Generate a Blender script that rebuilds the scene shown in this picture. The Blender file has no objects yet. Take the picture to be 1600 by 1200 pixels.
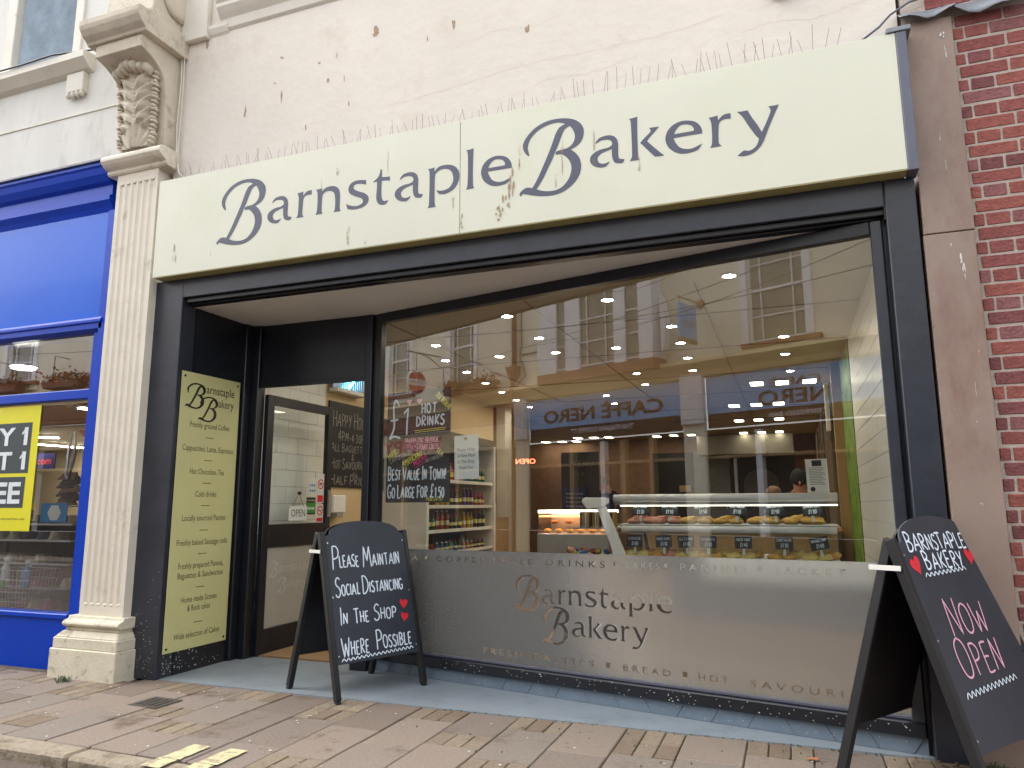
import bpy, bmesh, math, random, json
from mathutils import Vector, Matrix
SC = bpy.context.scene
COL = SC.collection
rnd = random.Random(7)
R = math.radians

# ------------------------------------------------------------------ camera, world, sun, exposure
cd = bpy.data.cameras.new('camera'); cam = bpy.data.objects.new('camera', cd); COL.objects.link(cam)
cd.sensor_width = 36; cd.lens = 1144/1600*36; cd.clip_start = .05; cd.clip_end = 400
yaw, pit, rol = R(20.5), R(9.42), R(-.2)
fw = Vector((-math.sin(yaw)*math.cos(pit), math.cos(yaw)*math.cos(pit), math.sin(pit)))
rt = Vector((math.cos(yaw), math.sin(yaw), 0)); up = rt.cross(fw)
rt2 = rt*math.cos(rol)+up*math.sin(rol); up2 = up*math.cos(rol)-rt*math.sin(rol)
cam.matrix_world = Matrix(((rt2.x, up2.x, -fw.x, 0), (rt2.y, up2.y, -fw.y, -4.2), (rt2.z, up2.z, -fw.z, 1.2), (0, 0, 0, 1)))
SC.camera = cam
w = bpy.data.worlds.new('World'); SC.world = w; w.use_nodes = True
nt = w.node_tree; bg = nt.nodes['Background']
sky = nt.nodes.new('ShaderNodeTexSky'); sky.sky_type = 'NISHITA'; sky.sun_disc = False
sky.sun_elevation = R(50); sky.sun_rotation = R(270); sky.dust_density = 4; sky.air_density = 1.2
hs = nt.nodes.new('ShaderNodeHueSaturation'); hs.inputs['Saturation'].default_value = .22; hs.inputs['Value'].default_value = 1.0
nt.links.new(sky.outputs[0], hs.inputs['Color']); ov = nt.nodes.new('ShaderNodeMix'); ov.data_type = 'RGBA'; ov.blend_type = 'ADD'; ov.inputs['Factor'].default_value = 1; ov.inputs[7].default_value = (2.6, 2.65, 2.75, 1)   # even overcast layer
nt.links.new(hs.outputs[0], ov.inputs[6]); nt.links.new(ov.outputs[2], bg.inputs[0]); bg.inputs[1].default_value = .15
sd = bpy.data.lights.new('sun', 'SUN'); sd.energy = .6; sd.angle = R(60); sd.color = (1, .97, .92)
so = bpy.data.objects.new('sun', sd); COL.objects.link(so)
so.rotation_euler = (0, R(-40), 0)
SC.view_settings.view_transform = 'Standard'; SC.view_settings.look = 'None'; SC.view_settings.gamma = 1
SC.view_settings.exposure = 1.12
SC.cycles.use_denoising = True; SC.cycles.max_bounces = 8; SC.cycles.diffuse_bounces = 4
SC.cycles.glossy_bounces = 4; SC.cycles.transmission_bounces = 8; SC.cycles.transparent_max_bounces = 12
SC.cycles.caustics_reflective = False; SC.cycles.sample_clamp_indirect = 6

# ------------------------------------------------------------------ materials
MATS = {}
def lin(c):
    return tuple(((v/255+.055)/1.055)**2.4 if v > 10 else v/255/12.92 for v in c)
def mat(name, col, rough=.6, var=.12, scale=6., bump=.0, bscale=40., metal=0., spec=.5, dirt=None, dscale=3., dthr=(.55, .7), coat=0., stretch=(1, 1, 1), emit=None):
    if name in MATS: return MATS[name]
    m = bpy.data.materials.new(name); m.use_nodes = True; MATS[name] = m
    t = m.node_tree; n = t.nodes; L = t.links; b = n['Principled BSDF']
    b.inputs['Roughness'].default_value = rough; b.inputs['Metallic'].default_value = metal
    b.inputs['Specular IOR Level'].default_value = spec; b.inputs['Coat Weight'].default_value = coat
    g = n.new('ShaderNodeNewGeometry'); mp = n.new('ShaderNodeMapping'); mp.inputs['Scale'].default_value = stretch
    L.new(g.outputs['Position'], mp.inputs['Vector'])
    ns = n.new('ShaderNodeTexNoise'); ns.inputs['Scale'].default_value = scale; ns.inputs['Detail'].default_value = 6; ns.inputs['Roughness'].default_value = .65
    L.new(mp.outputs[0], ns.inputs['Vector'])
    mr = n.new('ShaderNodeMapRange'); mr.inputs['From Min'].default_value = .3; mr.inputs['From Max'].default_value = .7
    mr.inputs['To Min'].default_value = 1-var; mr.inputs['To Max'].default_value = 1+var
    L.new(ns.outputs['Fac'], mr.inputs[0])
    rv = n.new('ShaderNodeObjectInfo')
    vm = n.new('ShaderNodeVectorMath'); vm.operation = 'SCALE'; vm.inputs[0].default_value = col[:3]
    L.new(mr.outputs[0], vm.inputs['Scale'])
    out = vm.outputs[0]
    if dirt:
        n2 = n.new('ShaderNodeTexNoise'); n2.inputs['Scale'].default_value = dscale; n2.inputs['Detail'].default_value = 8; n2.inputs['Roughness'].default_value = .7
        L.new(mp.outputs[0], n2.inputs['Vector'])
        m2 = n.new('ShaderNodeMapRange'); m2.inputs['From Min'].default_value = dthr[0]; m2.inputs['From Max'].default_value = dthr[1]; L.new(n2.outputs['Fac'], m2.inputs[0])
        mx = n.new('ShaderNodeMix'); mx.data_type = 'RGBA'; L.new(m2.outputs[0], mx.inputs['Factor']); L.new(out, mx.inputs[6]); mx.inputs[7].default_value = (*dirt[:3], 1)
        out = mx.outputs[2]
    L.new(out, b.inputs['Base Color'])
    if bump:
        n3 = n.new('ShaderNodeTexNoise'); n3.inputs['Scale'].default_value = bscale; n3.inputs['Detail'].default_value = 5
        L.new(mp.outputs[0], n3.inputs['Vector'])
        bp = n.new('ShaderNodeBump'); bp.inputs['Strength'].default_value = bump; bp.inputs['Distance'].default_value = .01
        L.new(n3.outputs['Fac'], bp.inputs['Height']); L.new(bp.outputs[0], b.inputs['Normal'])
    if emit:
        b.inputs['Emission Color'].default_value = (*emit[:3], 1); b.inputs['Emission Strength'].default_value = emit[3]
    return m
def mat_rand(name, cols, rough=.85, bump=.4, bscale=60, noise=8., var=.18, dirt=None, dthr=(.55, .75), dscale=4):
    """colour differs from piece to piece (Object Info random)"""
    if name in MATS: return MATS[name]
    m = mat(name, (1, 1, 1), rough, var, noise, bump, bscale, dirt=dirt, dthr=dthr, dscale=dscale)
    t = m.node_tree; n = t.nodes; L = t.links
    oi = [x for x in n if x.type == 'OBJECT_INFO'][0]; vm = [x for x in n if x.type == 'VECT_MATH'][0]
    cr = n.new('ShaderNodeValToRGB'); cr.color_ramp.interpolation = 'CONSTANT'
    el = cr.color_ramp.elements
    for i, c in enumerate(cols):
        e = el[i] if i < 2 else el.new(i/len(cols)); e.position = i/len(cols); e.color = (*c, 1)
    L.new(oi.outputs['Random'], cr.inputs[0]); L.new(cr.outputs[0], vm.inputs[0])
    return m
def glass(name, tint=(1, 1, 1), k=1.6, rough=0.0):
    m = bpy.data.materials.new(name); m.use_nodes = True; t = m.node_tree; n = t.nodes; L = t.links; n.clear()
    o = n.new('ShaderNodeOutputMaterial'); tr = n.new('ShaderNodeBsdfTransparent'); tr.inputs[0].default_value = (*tint, 1)
    gl = n.new('ShaderNodeBsdfGlossy'); gl.inputs['Roughness'].default_value = rough
    fr = n.new('ShaderNodeFresnel'); fr.inputs[0].default_value = 1.5
    mu = n.new('ShaderNodeMath'); mu.operation = 'MULTIPLY'; mu.inputs[1].default_value = k; mu.use_clamp = True
    mx = n.new('ShaderNodeMixShader'); ge = n.new('ShaderNodeNewGeometry'); iv = n.new('ShaderNodeMath'); iv.operation = 'SUBTRACT'; iv.inputs[0].default_value = 1; L.new(ge.outputs['Backfacing'], iv.inputs[1]); m3 = n.new('ShaderNodeMath'); m3.operation = 'MULTIPLY'
    L.new(fr.outputs[0], mu.inputs[0]); L.new(mu.outputs[0], m3.inputs[0]); L.new(iv.outputs[0], m3.inputs[1]); L.new(m3.outputs[0], mx.inputs[0])
    L.new(tr.outputs[0], mx.inputs[1]); L.new(gl.outputs[0], mx.inputs[2]); L.new(mx.outputs[0], o.inputs[0])
    MATS[name] = m; return m
def emis(name, col, s):
    m = bpy.data.materials.new(name); m.use_nodes = True; t = m.node_tree; n = t.nodes; n.clear()
    o = n.new('ShaderNodeOutputMaterial'); e = n.new('ShaderNodeEmission'); e.inputs[0].default_value = (*col, 1); e.inputs[1].default_value = s
    t.links.new(e.outputs[0], o.inputs[0]); MATS[name] = m; return m

# ------------------------------------------------------------------ mesh helpers
class MB:
    def __init__(s): s.v = []; s.f = []; s.m = []; s.cur = 0
    def add(s, vs, fs):
        o = len(s.v); s.v += [tuple(p) for p in vs]; s.f += [tuple(i+o for i in f) for f in fs]; s.m += [s.cur]*len(fs); return s
    def box(s, x0, x1, y0, y1, z0, z1):
        x0, x1 = sorted((x0, x1)); y0, y1 = sorted((y0, y1)); z0, z1 = sorted((z0, z1))
        return s.add([(x0, y0, z0), (x1, y0, z0), (x1, y1, z0), (x0, y1, z0), (x0, y0, z1), (x1, y0, z1), (x1, y1, z1), (x0, y1, z1)],
                     [(0, 3, 2, 1), (4, 5, 6, 7), (0, 1, 5, 4), (1, 2, 6, 5), (2, 3, 7, 6), (3, 0, 4, 7)])
    def hexa(s, b, t):
        """8 corners: bottom ring b, top ring t (each 4 points, counter-clockwise seen from above)"""
        return s.add(list(b)+list(t), [(0, 3, 2, 1), (4, 5, 6, 7), (0, 1, 5, 4), (1, 2, 6, 5), (2, 3, 7, 6), (3, 0, 4, 7)])
    def prism(s, poly, fn, h0, h1):
        n = len(poly); vs = [fn(a, b, h0) for a, b in poly]+[fn(a, b, h1) for a, b in poly]
        return s.add(vs, [tuple(range(n))[::-1], tuple(range(n, 2*n))]+[(i, (i+1) % n, n+(i+1) % n, n+i) for i in range(n)])
    def sweep_profile(s, prof, p0, p1):
        """prof: list of (y, z) closed; extrude along x from p0 to p1"""
        return s.prism(prof, lambda a, b, h: (h, a, b), p0, p1)
    def tube(s, pts, r, n=6, closed=False):
        pts = [Vector(p) for p in pts]; k = len(pts); rings = []
        rr = r if isinstance(r, (list, tuple)) else [r]*k
        pu = None
        for i, p in enumerate(pts):
            d = (pts[min(i+1, k-1)]-pts[max(i-1, 0)]).normalized()
            u = pu if pu is not None else (Vector((0, 0, 1)) if abs(d.z) < .9 else Vector((1, 0, 0)))
            a = d.cross(u).normalized(); b = a.cross(d).normalized(); pu = b
            rings.append([p+(a*math.cos(2*math.pi*j/n)+b*math.sin(2*math.pi*j/n))*rr[i] for j in range(n)])
        vs = [q for g in rings for q in g]; fs = []
        for i in range(k-1):
            for j in range(n): fs.append((i*n+j, i*n+(j+1) % n, (i+1)*n+(j+1) % n, (i+1)*n+j))
        fs += [tuple(range(n))[::-1], tuple(range((k-1)*n, k*n))]
        return s.add(vs, fs)
    def lathe(s, prof, c, n=16, axis='z'):
        vs = []; k = len(prof)
        for r, h in prof:
            for j in range(n):
                a = 2*math.pi*j/n; x, y = r*math.cos(a), r*math.sin(a)
                vs.append({'z': (c[0]+x, c[1]+y, c[2]+h), 'y': (c[0]+x, c[1]+h, c[2]+y), 'x': (c[0]+h, c[1]+x, c[2]+y)}[axis])
        fs = [(i*n+j, i*n+(j+1) % n, (i+1)*n+(j+1) % n, (i+1)*n+j) for i in range(k-1) for j in range(n)]
        fs += [tuple(range(n))[::-1], tuple(range((k-1)*n, k*n))]
        return s.add(vs, fs)
    def blob(s, c, r, n=8, m=6, jit=0., seed=0):
        q = random.Random(seed); vs = []; c = Vector(c)
        for i in range(1, m):
            for j in range(n):
                a = math.pi*i/m; b = 2*math.pi*j/n; k = 1+q.uniform(-jit, jit)
                vs.append((c.x+r[0]*k*math.sin(a)*math.cos(b), c.y+r[1]*k*math.sin(a)*math.sin(b), c.z+r[2]*k*math.cos(a)))
        vs += [(c.x, c.y, c.z+r[2]), (c.x, c.y, c.z-r[2])]; t = len(vs)
        fs = [(i*n+j, (i+1)*n+j, (i+1)*n+(j+1) % n, i*n+(j+1) % n) for i in range(m-2) for j in range(n)]
        fs += [(t-2, j, (j+1) % n) for j in range(n)]+[(t-1, (m-2)*n+(j+1) % n, (m-2)*n+j) for j in range(n)]
        return s.add(vs, fs)
    def build(s, name, mats, parent=None, bevel=0, smooth=False, label=None, kind=None, fix=True):
        loc = Vector(parent['_o']) if parent is not None and '_o' in parent else Vector((0, 0, 0))
        me = bpy.data.meshes.new(name); me.from_pydata([tuple(Vector(p)-loc) for p in s.v], [], s.f)
        for m in (mats if isinstance(mats, (list, tuple)) else [mats]): me.materials.append(MATS[m] if isinstance(m, str) else m)
        if any(s.m): me.polygons.foreach_set('material_index', s.m)
        if fix or bevel:
            b = bmesh.new(); b.from_mesh(me); bmesh.ops.recalc_face_normals(b, faces=b.faces)
            if bevel: bmesh.ops.bevel(b, geom=list(b.edges), offset=bevel, segments=1, affect='EDGES', profile=.5, clamp_overlap=True)
            b.to_mesh(me); b.free()
        if smooth:
            for p in me.polygons: p.use_smooth = True
        me.update()
        return link(name, me, parent, label, kind)
def link(name, me, parent=None, label=None, kind=None):
    o = bpy.data.objects.new(name, me); COL.objects.link(o)
    if parent is not None:
        o.parent = parent
        o['_o'] = parent['_o'] if '_o' in parent else (0, 0, 0)
    else: o['_o'] = (0, 0, 0)
    if label: o['label'] = label
    if kind: o['kind'] = kind
    return o
def thing(name, label, cat, loc=(0, 0, 0), group=None):
    o = bpy.data.objects.new(name, None); COL.objects.link(o); o.location = loc; o['_o'] = tuple(loc)
    o.empty_display_size = .1
    return tag(o, label, cat, group)
def tag(o, label, cat, group=None):
    o['label'] = label; o['category'] = cat
    if group: o['group'] = group
    return o
def struct(o): o['kind'] = 'structure'; return o
def B(*a): return MB().box(*a)

# ------------------------------------------------------------------ flat lettering
def smooth_pts(pts, closed=True, n=4):
    """pts: (x, y, corner) -> list of (x, y), Catmull-Rom between corners"""
    k = len(pts); out = []
    rng = range(k) if closed else range(k-1)
    for i in rng:
        p1, p2 = pts[i], pts[(i+1) % k]
        p0 = pts[i-1] if (closed or i > 0) else p1
        p3 = pts[(i+2) % k] if (closed or i+2 < k) else p2
        if p1[2]: p0 = p1
        if p2[2]: p3 = p2
        for j in range(n):
            t = j/n
            out.append(tuple(.5*((2*p1[a])+(-p0[a]+p2[a])*t+(2*p0[a]-5*p1[a]+4*p2[a]-p3[a])*t*t+(-p0[a]+3*p1[a]-3*p2[a]+p3[a])*t**3) for a in (0, 1)))
    if not closed: out.append(pts[-1][:2])
    return out
def parse(txt, s=1.):
    res = []
    for c in txt.split('/'):
        q = []
        for t in c.split():
            k = t.endswith('c'); x, y = t.rstrip('c').split(','); q.append((float(x)*s, float(y)*s, k))
        res.append(q)
    return res
GLYPH = {"B": "66,257 52,264 31,295 24,329 32,360 59,398 102,436 155,461 208,472 261,472 313,464 364,445 399,416 418,383 422,350 415,314 397,284 371,265 337,251c 365,226 390,188 400,149 399,113 387,73 361,36 325,6 279,-18 228,-28 176,-27 119,-18 72,-5 29,9 18,8 11,-3c 1,0c 0,16 14,32 35,45 61,47 85,40c 109,78 136,129 163,186 190,245 211,294 233,354 249,389 270,414 304,428c 271,443 234,447 187,441 139,424 102,398 75,368 60,333 57,306 64,275/333,409c 350,385 363,353 364,324 353,294 330,272 299,262 268,260 245,255 239,244 242,233c 268,233 288,225 313,201 331,172 339,139 336,103 321,63 295,31 264,10 223,1 176,5 140,15 113,27c 135,58 162,101 189,154 215,203 231,240 253,286 269,326 290,375 306,396", "a": "35,95c 45,114 63,130c 90,136 120,136 147,126 166,107 175,80 176,51 175,-6 182,-26 192,-30 212,-35c 206,-49 197,-58c 169,-54 150,-43 140,-20 136,7 136,43c 103,36 68,24 50,7 47,-8 54,-28 71,-39 93,-41 121,-34c 110,-51 93,-64 61,-63 26,-49 4,-24 0,0 8,22 33,41 69,53 113,57 136,69 138,87 127,102 105,110 70,110 50,100", "k": "2,272c 27,272 54,277c 51,168 51,88 51,29 56,8 63,0c 34,-1 0,0c 13,22 16,55 16,142 14,243 11,260/66,105c 94,133 130,166 122,190c 152,189 181,188c 151,156 122,128 107,108c 142,68 177,29 205,1c 182,0 151,2c 122,36 92,74", "e": "208,-78c 199,-93 186,-110c 157,-120 109,-123 62,-110 21,-76 2,-36 0,0 14,37 45,67 88,82 130,80 171,65 196,40 209,9 210,-16c 132,-15 46,-15c 56,-43 78,-77 110,-94 146,-98 179,-89/50,9c 62,34 87,56 117,58 146,48 163,27 163,9c 109,9", "r": "1,187c 27,188 51,192c 53,160c 70,179 91,191 123,192c 123,157c 96,161 69,154 56,134 52,90 50,32 55,12 66,1c 33,0 0,0c 11,20 15,65 15,129 12,162", "y": "0,0c 28,-3 58,-2c 79,-50 105,-99 127,-148c 152,-99 177,-41 179,-19 169,-1c 196,-2 226,-1c 201,-52 164,-133 132,-208 102,-247 68,-268 28,-275 -11,-267c 13,-249 27,-240c 52,-247 77,-239 98,-218 110,-185c 90,-156 60,-100 29,-37", "n": "-3,188c 22,188 47,190c 48,166c 75,188 115,195 148,190 178,172 194,139 198,92 197,33 201,9 209,-1c 179,-2 146,-1c 158,16 160,63 156,110 147,141 123,158 90,162 61,149 51,121 49,68 50,26 58,0c 31,1 0,0c 10,26 13,85 11,145 7,170", "s": "156,148c 155,115c 126,126 88,132 63,126 57,109 70,91 109,71 148,54 174,29 180,2 166,-27 132,-45 82,-51 40,-47 12,-39c 0,0c 30,-16 75,-28 106,-26 131,-13 134,4 120,23 79,41 39,62 19,86 17,116 33,142 68,157 113,156", "t": "56,85c 67,85c 69,28c 99,25 131,23c 131,-7c 100,0 69,1c 67,-56 69,-107 76,-134 92,-147 125,-145c 113,-160 105,-170c 77,-173 49,-162 32,-136 28,-101 31,-50 31,1c 16,2 0,0c 0,6c 27,23 46,46", "p": "-2,275c 23,274 48,278c 48,249c 76,274 111,282 157,278 198,258 224,223 230,183 219,141 194,106 154,85 119,79 85,85c 73,98 64,115c 93,107 125,107 159,120 182,153 185,186 175,221 155,244 123,255 88,252 62,237 52,213 51,152 51,68 54,15 64,1c 33,0 0,0c 10,19 12,74 13,158 12,237 9,260", "l": "0,275c 25,274 54,279c 51,189 50,106 52,23 62,3c 33,2 0,0c 10,19 14,85 15,167 13,240 9,263"}
GC = {k: [smooth_pts(c) for c in parse(v, .001)] for k, v in GLYPH.items()}
SIGN = [('B', -3.854, 3.111), ('a', -3.405, 3.265), ('r', -3.154, 3.214), ('n', -2.992, 3.214), ('s', -2.744, 3.258), ('t', -2.533, 3.379), ('a', -2.362, 3.27), ('p', -2.115, 3.131), ('l', -1.84, 3.214), ('e', -1.732, 3.328),
        ('B', -1.47, 3.113), ('a', -1.013, 3.277), ('k', -0.771, 3.223), ('e', -0.555, 3.336), ('r', -0.306, 3.222), ('y', -0.148, 3.414)]
def sign_contours(items, ox, oz, sc, tx, tz):
    return [[((gx+x-ox)*sc+tx, (gz+z-oz)*sc+tz) for x, z in c] for k, gx, gz in items for c in GC[k]]
def fill2d(contours, extrude=0.):
    """filled flat (or solid) mesh from closed contours, holes by even-odd; returns verts, faces"""
    cu = bpy.data.curves.new('c', 'CURVE'); cu.dimensions = '2D'; cu.fill_mode = 'BOTH' ; cu.extrude = extrude
    for c in contours:
        sp = cu.splines.new('POLY'); sp.points.add(len(c)-1); sp.use_cyclic_u = True
        for i, (x, y) in enumerate(c): sp.points[i].co = (x, y, 0, 1)
    ob = bpy.data.objects.new('c', cu); me = bpy.data.meshes.new_from_object(ob)
    vs = [tuple(v.co) for v in me.vertices]; fs = [tuple(p.vertices) for p in me.polygons]
    bpy.data.objects.remove(ob); bpy.data.curves.remove(cu); bpy.data.meshes.remove(me)
    return vs, fs
TXC = {}
def text2d(body, fill=True, space=1., shear=0., lines=1.0, align='LEFT', word=1., bold=0.):
    """built-in font, returns verts, faces(edges) normalised so that size = 1"""
    key = (body, fill, space, shear, lines, align, word, bold)
    if key not in TXC:
        cu = bpy.data.curves.new('t', 'FONT'); cu.body = body; cu.size = 1; cu.space_character = space; cu.shear = shear
        cu.space_line = lines; cu.align_x = align; cu.resolution_u = 3; cu.offset = bold; cu.space_word = word
        if not fill: cu.fill_mode = 'NONE'
        ob = bpy.data.objects.new('t', cu); me = bpy.data.meshes.new_from_object(ob)
        TXC[key] = ([tuple(v.co) for v in me.vertices], [tuple(p.vertices) for p in me.polygons], [tuple(e.vertices) for e in me.edges])
        bpy.data.objects.remove(ob); bpy.data.curves.remove(cu); bpy.data.meshes.remove(me)
    return TXC[key]
def loops(vs, es):
    nb = {}
    for a, b in es: nb.setdefault(a, []).append(b); nb.setdefault(b, []).append(a)
    seen = set(); out = []
    for s0 in nb:
        if s0 in seen: continue
        c = [s0]; seen.add(s0); cur = s0
        while True:
            nx = [q for q in nb[cur] if q not in seen]
            if not nx: break
            cur = nx[0]; seen.add(cur); c.append(cur)
        if len(c) > 2: out.append([vs[i][:2] for i in c])
    return out
class Frame:
    """flat working plane: origin o, unit axes u (right), w (up), n (out of the surface)"""
    def __init__(s, o, u, w):
        s.o = Vector(o); s.u = Vector(u).normalized(); w = Vector(w); s.w = (w-s.u*(w @ s.u)).normalized(); s.n = s.u.cross(s.w)
    def p(s, a, b, h=0.): return tuple(s.o+s.u*a+s.w*b+s.n*h)
    def at(s, a, b): q = Frame(s.p(a, b), s.u, s.w); return q
def put_text(mb, fr, body, a, b, size, width=None, h=.002, rot=0., **kw):
    vs, fs, _ = text2d(body, True, **kw)
    if not vs: return mb
    x0 = min(v[0] for v in vs); x1 = max(v[0] for v in vs)
    sx = size if width is None else width/(x1-x0)
    if kw.get('align') == 'CENTER': off = (x0+x1)/2
    else: off = x0
    c, s = math.cos(rot), math.sin(rot)
    def f(v):
        x, y = (v[0]-off)*sx, v[1]*size
        return fr.p(a+x*c-y*s, b+x*s+y*c, h)
    mb.add([f(v) for v in vs], fs); return mb
def ribbon(mb, fr, pts, wd, h=.002):
    k = len(pts)
    if k < 2: return
    L = []; Rr = []
    for i, p in enumerate(pts):
        a = pts[max(i-1, 0)]; b = pts[min(i+1, k-1)]
        dx, dy = b[0]-a[0], b[1]-a[1]; l = math.hypot(dx, dy) or 1; nx, ny = -dy/l, dx/l
        ww = wd*.5*(.7 if i in (0, k-1) else 1)
        hh = h+i*2e-5
        L.append(fr.p(p[0]+nx*ww, p[1]+ny*ww, hh)); Rr.append(fr.p(p[0]-nx*ww, p[1]-ny*ww, hh))
    mb.add(L+Rr, [(i, k+i, k+i+1, i+1) for i in range(k-1)])
# hand lettering: strokes on a unit cap height
HW = {'A': (.62, '0,0c .15,.5 .33,1c .45,.5 .6,0c/.1,.36c .3,.34 .52,.36c'), 'B': (.5, '.05,0c .06,.5 .04,1c .25,.98 .4,.8 .3,.58 .08,.52c .3,.5 .47,.3 .3,.04 .03,.02c'),
      'C': (.5, '.47,.85 .3,1 .1,.8 .03,.45 .12,.1 .3,0 .48,.12'), 'D': (.52, '.05,0c .06,.5 .04,1c .3,.95 .5,.65 .48,.3 .25,.04 .02,.02c'),
      'E': (.42, '.4,.97c .2,.98 .04,.95c .04,.5 .05,.02c .2,0 .42,.04c/.05,.5c .2,.52 .34,.5c'), 'F': (.42, '.04,0c .05,.5 .04,.96c .2,.98 .42,.97c/.05,.52c .34,.52c'),
      'G': (.55, '.5,.85 .3,1 .08,.8 .03,.4 .15,.05 .38,.03 .5,.2 .5,.42c .3,.42c'), 'H': (.5, '.04,0c .05,.5 .04,1c/.46,0c .45,.5 .47,1c/.05,.5c .45,.52c'),
      'I': (.12, '.06,0c .07,.5 .06,1c'), 'J': (.4, '.35,1c .35,.3 .25,.02 .05,.08'), 'K': (.48, '.04,0c .05,1c/.44,1c .25,.65 .08,.48c .28,.2 .47,0c'), 'L': (.4, '.05,1c .04,.5 .05,.02c .2,0 .42,.04c'),
      'M': (.7, '.02,0c .08,.5 .13,1c .25,.6 .34,.3c .45,.7 .55,1c .6,.5 .66,0c'), 'N': (.52, '.04,0c .05,.5 .06,1c .26,.5 .46,.02c .46,.5 .48,1c'),
      'O': (.55, '.28,1c .08,.85 .02,.5 .1,.12 .28,0 .46,.12 .53,.5 .46,.86 .27,1.0'), 'P': (.48, '.05,0c .06,.5 .05,1c .3,1.0 .47,.8 .38,.52 .07,.45c'), 'Q': (.5, '.28,1c .02,.5 .28,0 .52,.5 .27,1'),
      'R': (.5, '.05,0c .06,.5 .05,1c .3,1 .44,.8 .35,.56 .07,.5c .28,.25 .48,0c'), 'S': (.45, '.42,.88 .25,1 .08,.85 .1,.62 .3,.48 .43,.25 .3,.02 .12,.02 .02,.15'),
      'T': (.5, '0,.96c .25,.98 .5,.97c/.25,.97c .26,.5 .25,0c'), 'U': (.5, '.04,1c .04,.3 .22,0 .42,.2 .47,1c'), 'V': (.52, '.02,1c .25,0c .5,1c'), 'W': (.75, '.02,1c .1,.5 .2,0c .3,.4 .37,.7c .46,.3 .54,0c .65,.5 .73,1c'),
      'Y': (.48, '.02,1c .12,.7 .24,.5c/.47,1c .3,.5 .15,0c'), 'X': (.5, '.02,1c .48,0c/.46,1c .03,0c'), 'Z': (.5, '.02,1c .46,1c .02,0c .48,0c'), '1': (.2, '0,.8c .14,1c .13,.5 .14,0c'), '2': (.45, '.05,.8 .25,1 .4,.75 .2,.35 .02,0c .45,.02c'), '3': (.45, '.05,.9 .25,1 .38,.78 .2,.54c .42,.35 .3,.03 .03,.1'),
      '4': (.48, '.3,0c .32,1c .15,.65 .02,.35c .2,.34 .48,.36c'), '5': (.45, '.42,.98c .1,.97c .08,.58c .3,.62 .42,.35 .28,.03 .04,.08'), '0': (.46, '.24,1 .05,.8 .04,.3 .22,0 .42,.25 .42,.78 .24,1'),
      '£': (.55, '.45,.85 .3,1 .2,.8 .22,.3 .02,.02 .2,.08 .5,.02/.05,.48c .4,.5c'), '&': (.5, '.48,0c .15,.7 .2,.95 .35,.85 .1,.4 .08,.1 .25,0 .46,.35'), '!': (.12, '.08,1c .06,.3c/.05,.06c .06,0c'), '.': (.12, '.05,.04c .07,0c'), '-': (.35, '.03,.45c .3,.5c'), '%': (.5, '.45,1c .05,0c/.12,.95 .05,.8 .18,.75 .12,.95/.4,.25 .3,.1 .45,.05 .4,.25')}
def hand(mb, fr, body, a, b, size, width=None, wd=.008, h=.002, big=1.0, rot=0., seed=1, gap=.16):
    """hand lettering; 'big' enlarges each word's first letter"""
    q = random.Random(seed); x = 0.; st = []; first = True
    for ch in body:
        if ch == ' ': x += .35; first = True; continue
        k = big if first else 1.; first = False
        if ch not in HW: continue
        wch, s = HW[ch]; dy = q.uniform(-.03, .03)-(.15*(k-1)); kk = k*q.uniform(.94, 1.06); tl = q.uniform(-.04, .06)
        for c in parse(s): st.append([((px+py*tl)*kk+x, py*kk+dy) for px, py in smooth_pts(c, False, 4)])
        x += (wch*kk+gap*q.uniform(.8, 1.2))
    tot = x-gap; sx = size if width is None else width/tot; co, si = math.cos(rot), math.sin(rot)
    for i, c in enumerate(st):
        ribbon(mb, fr, [(a+px*sx*co-py*size*si, b+px*sx*si+py*size*co) for px, py in c], wd, h+i*1e-5)
    return mb
def wavy(mb, fr, a0, b0, a1, b1, n, amp, wd, h=.002):
    pts = []
    for i in range(2*n+1):
        t = i/(2*n); pts.append((a0+(a1-a0)*t, b0+(b1-b0)*t+(amp if i % 2 else -amp), False))
    ribbon(mb, fr, smooth_pts(pts, False, 3), wd, h)
def heart(mb, fr, a, b, s, rot=0., h=.003):
    pts = []
    for i in range(24):
        t = 2*math.pi*i/24; x = 16*math.sin(t)**3; y = 13*math.cos(t)-5*math.cos(2*t)-2*math.cos(3*t)-math.cos(4*t)
        y = y*1.15 if y < 0 else y
        c, sn = math.cos(rot), math.sin(rot); x, y = x/32*s, y/32*s; pts.append((a+x*c-y*sn, b+x*sn+y*c))
    mb.add([fr.p(x, y, h) for x, y in pts], [tuple(range(24))])
def rect(mb, fr, a0, b0, a1, b1, h=.001): mb.add([fr.p(a0, b0, h), fr.p(a1, b0, h), fr.p(a1, b1, h), fr.p(a0, b1, h)], [(0, 1, 2, 3)])
def slab(mb, fr, a0, b0, a1, b1, h0, h1): mb.prism([(a0, b0), (a1, b0), (a1, b1), (a0, b1)], fr.p, h0, h1)
def disc(mb, fr, a, b, r, h0, h1, n=14): mb.prism([(a+r*math.cos(2*math.pi*i/n), b+r*math.sin(2*math.pi*i/n)) for i in range(n)], fr.p, h0, h1)
def outdisc(mb, fr, a, b, r, h): mb.add([fr.p(a+r*math.cos(2*math.pi*i/24), b+r*math.sin(2*math.pi*i/24), h) for i in range(24)], [tuple(range(24))])

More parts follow.
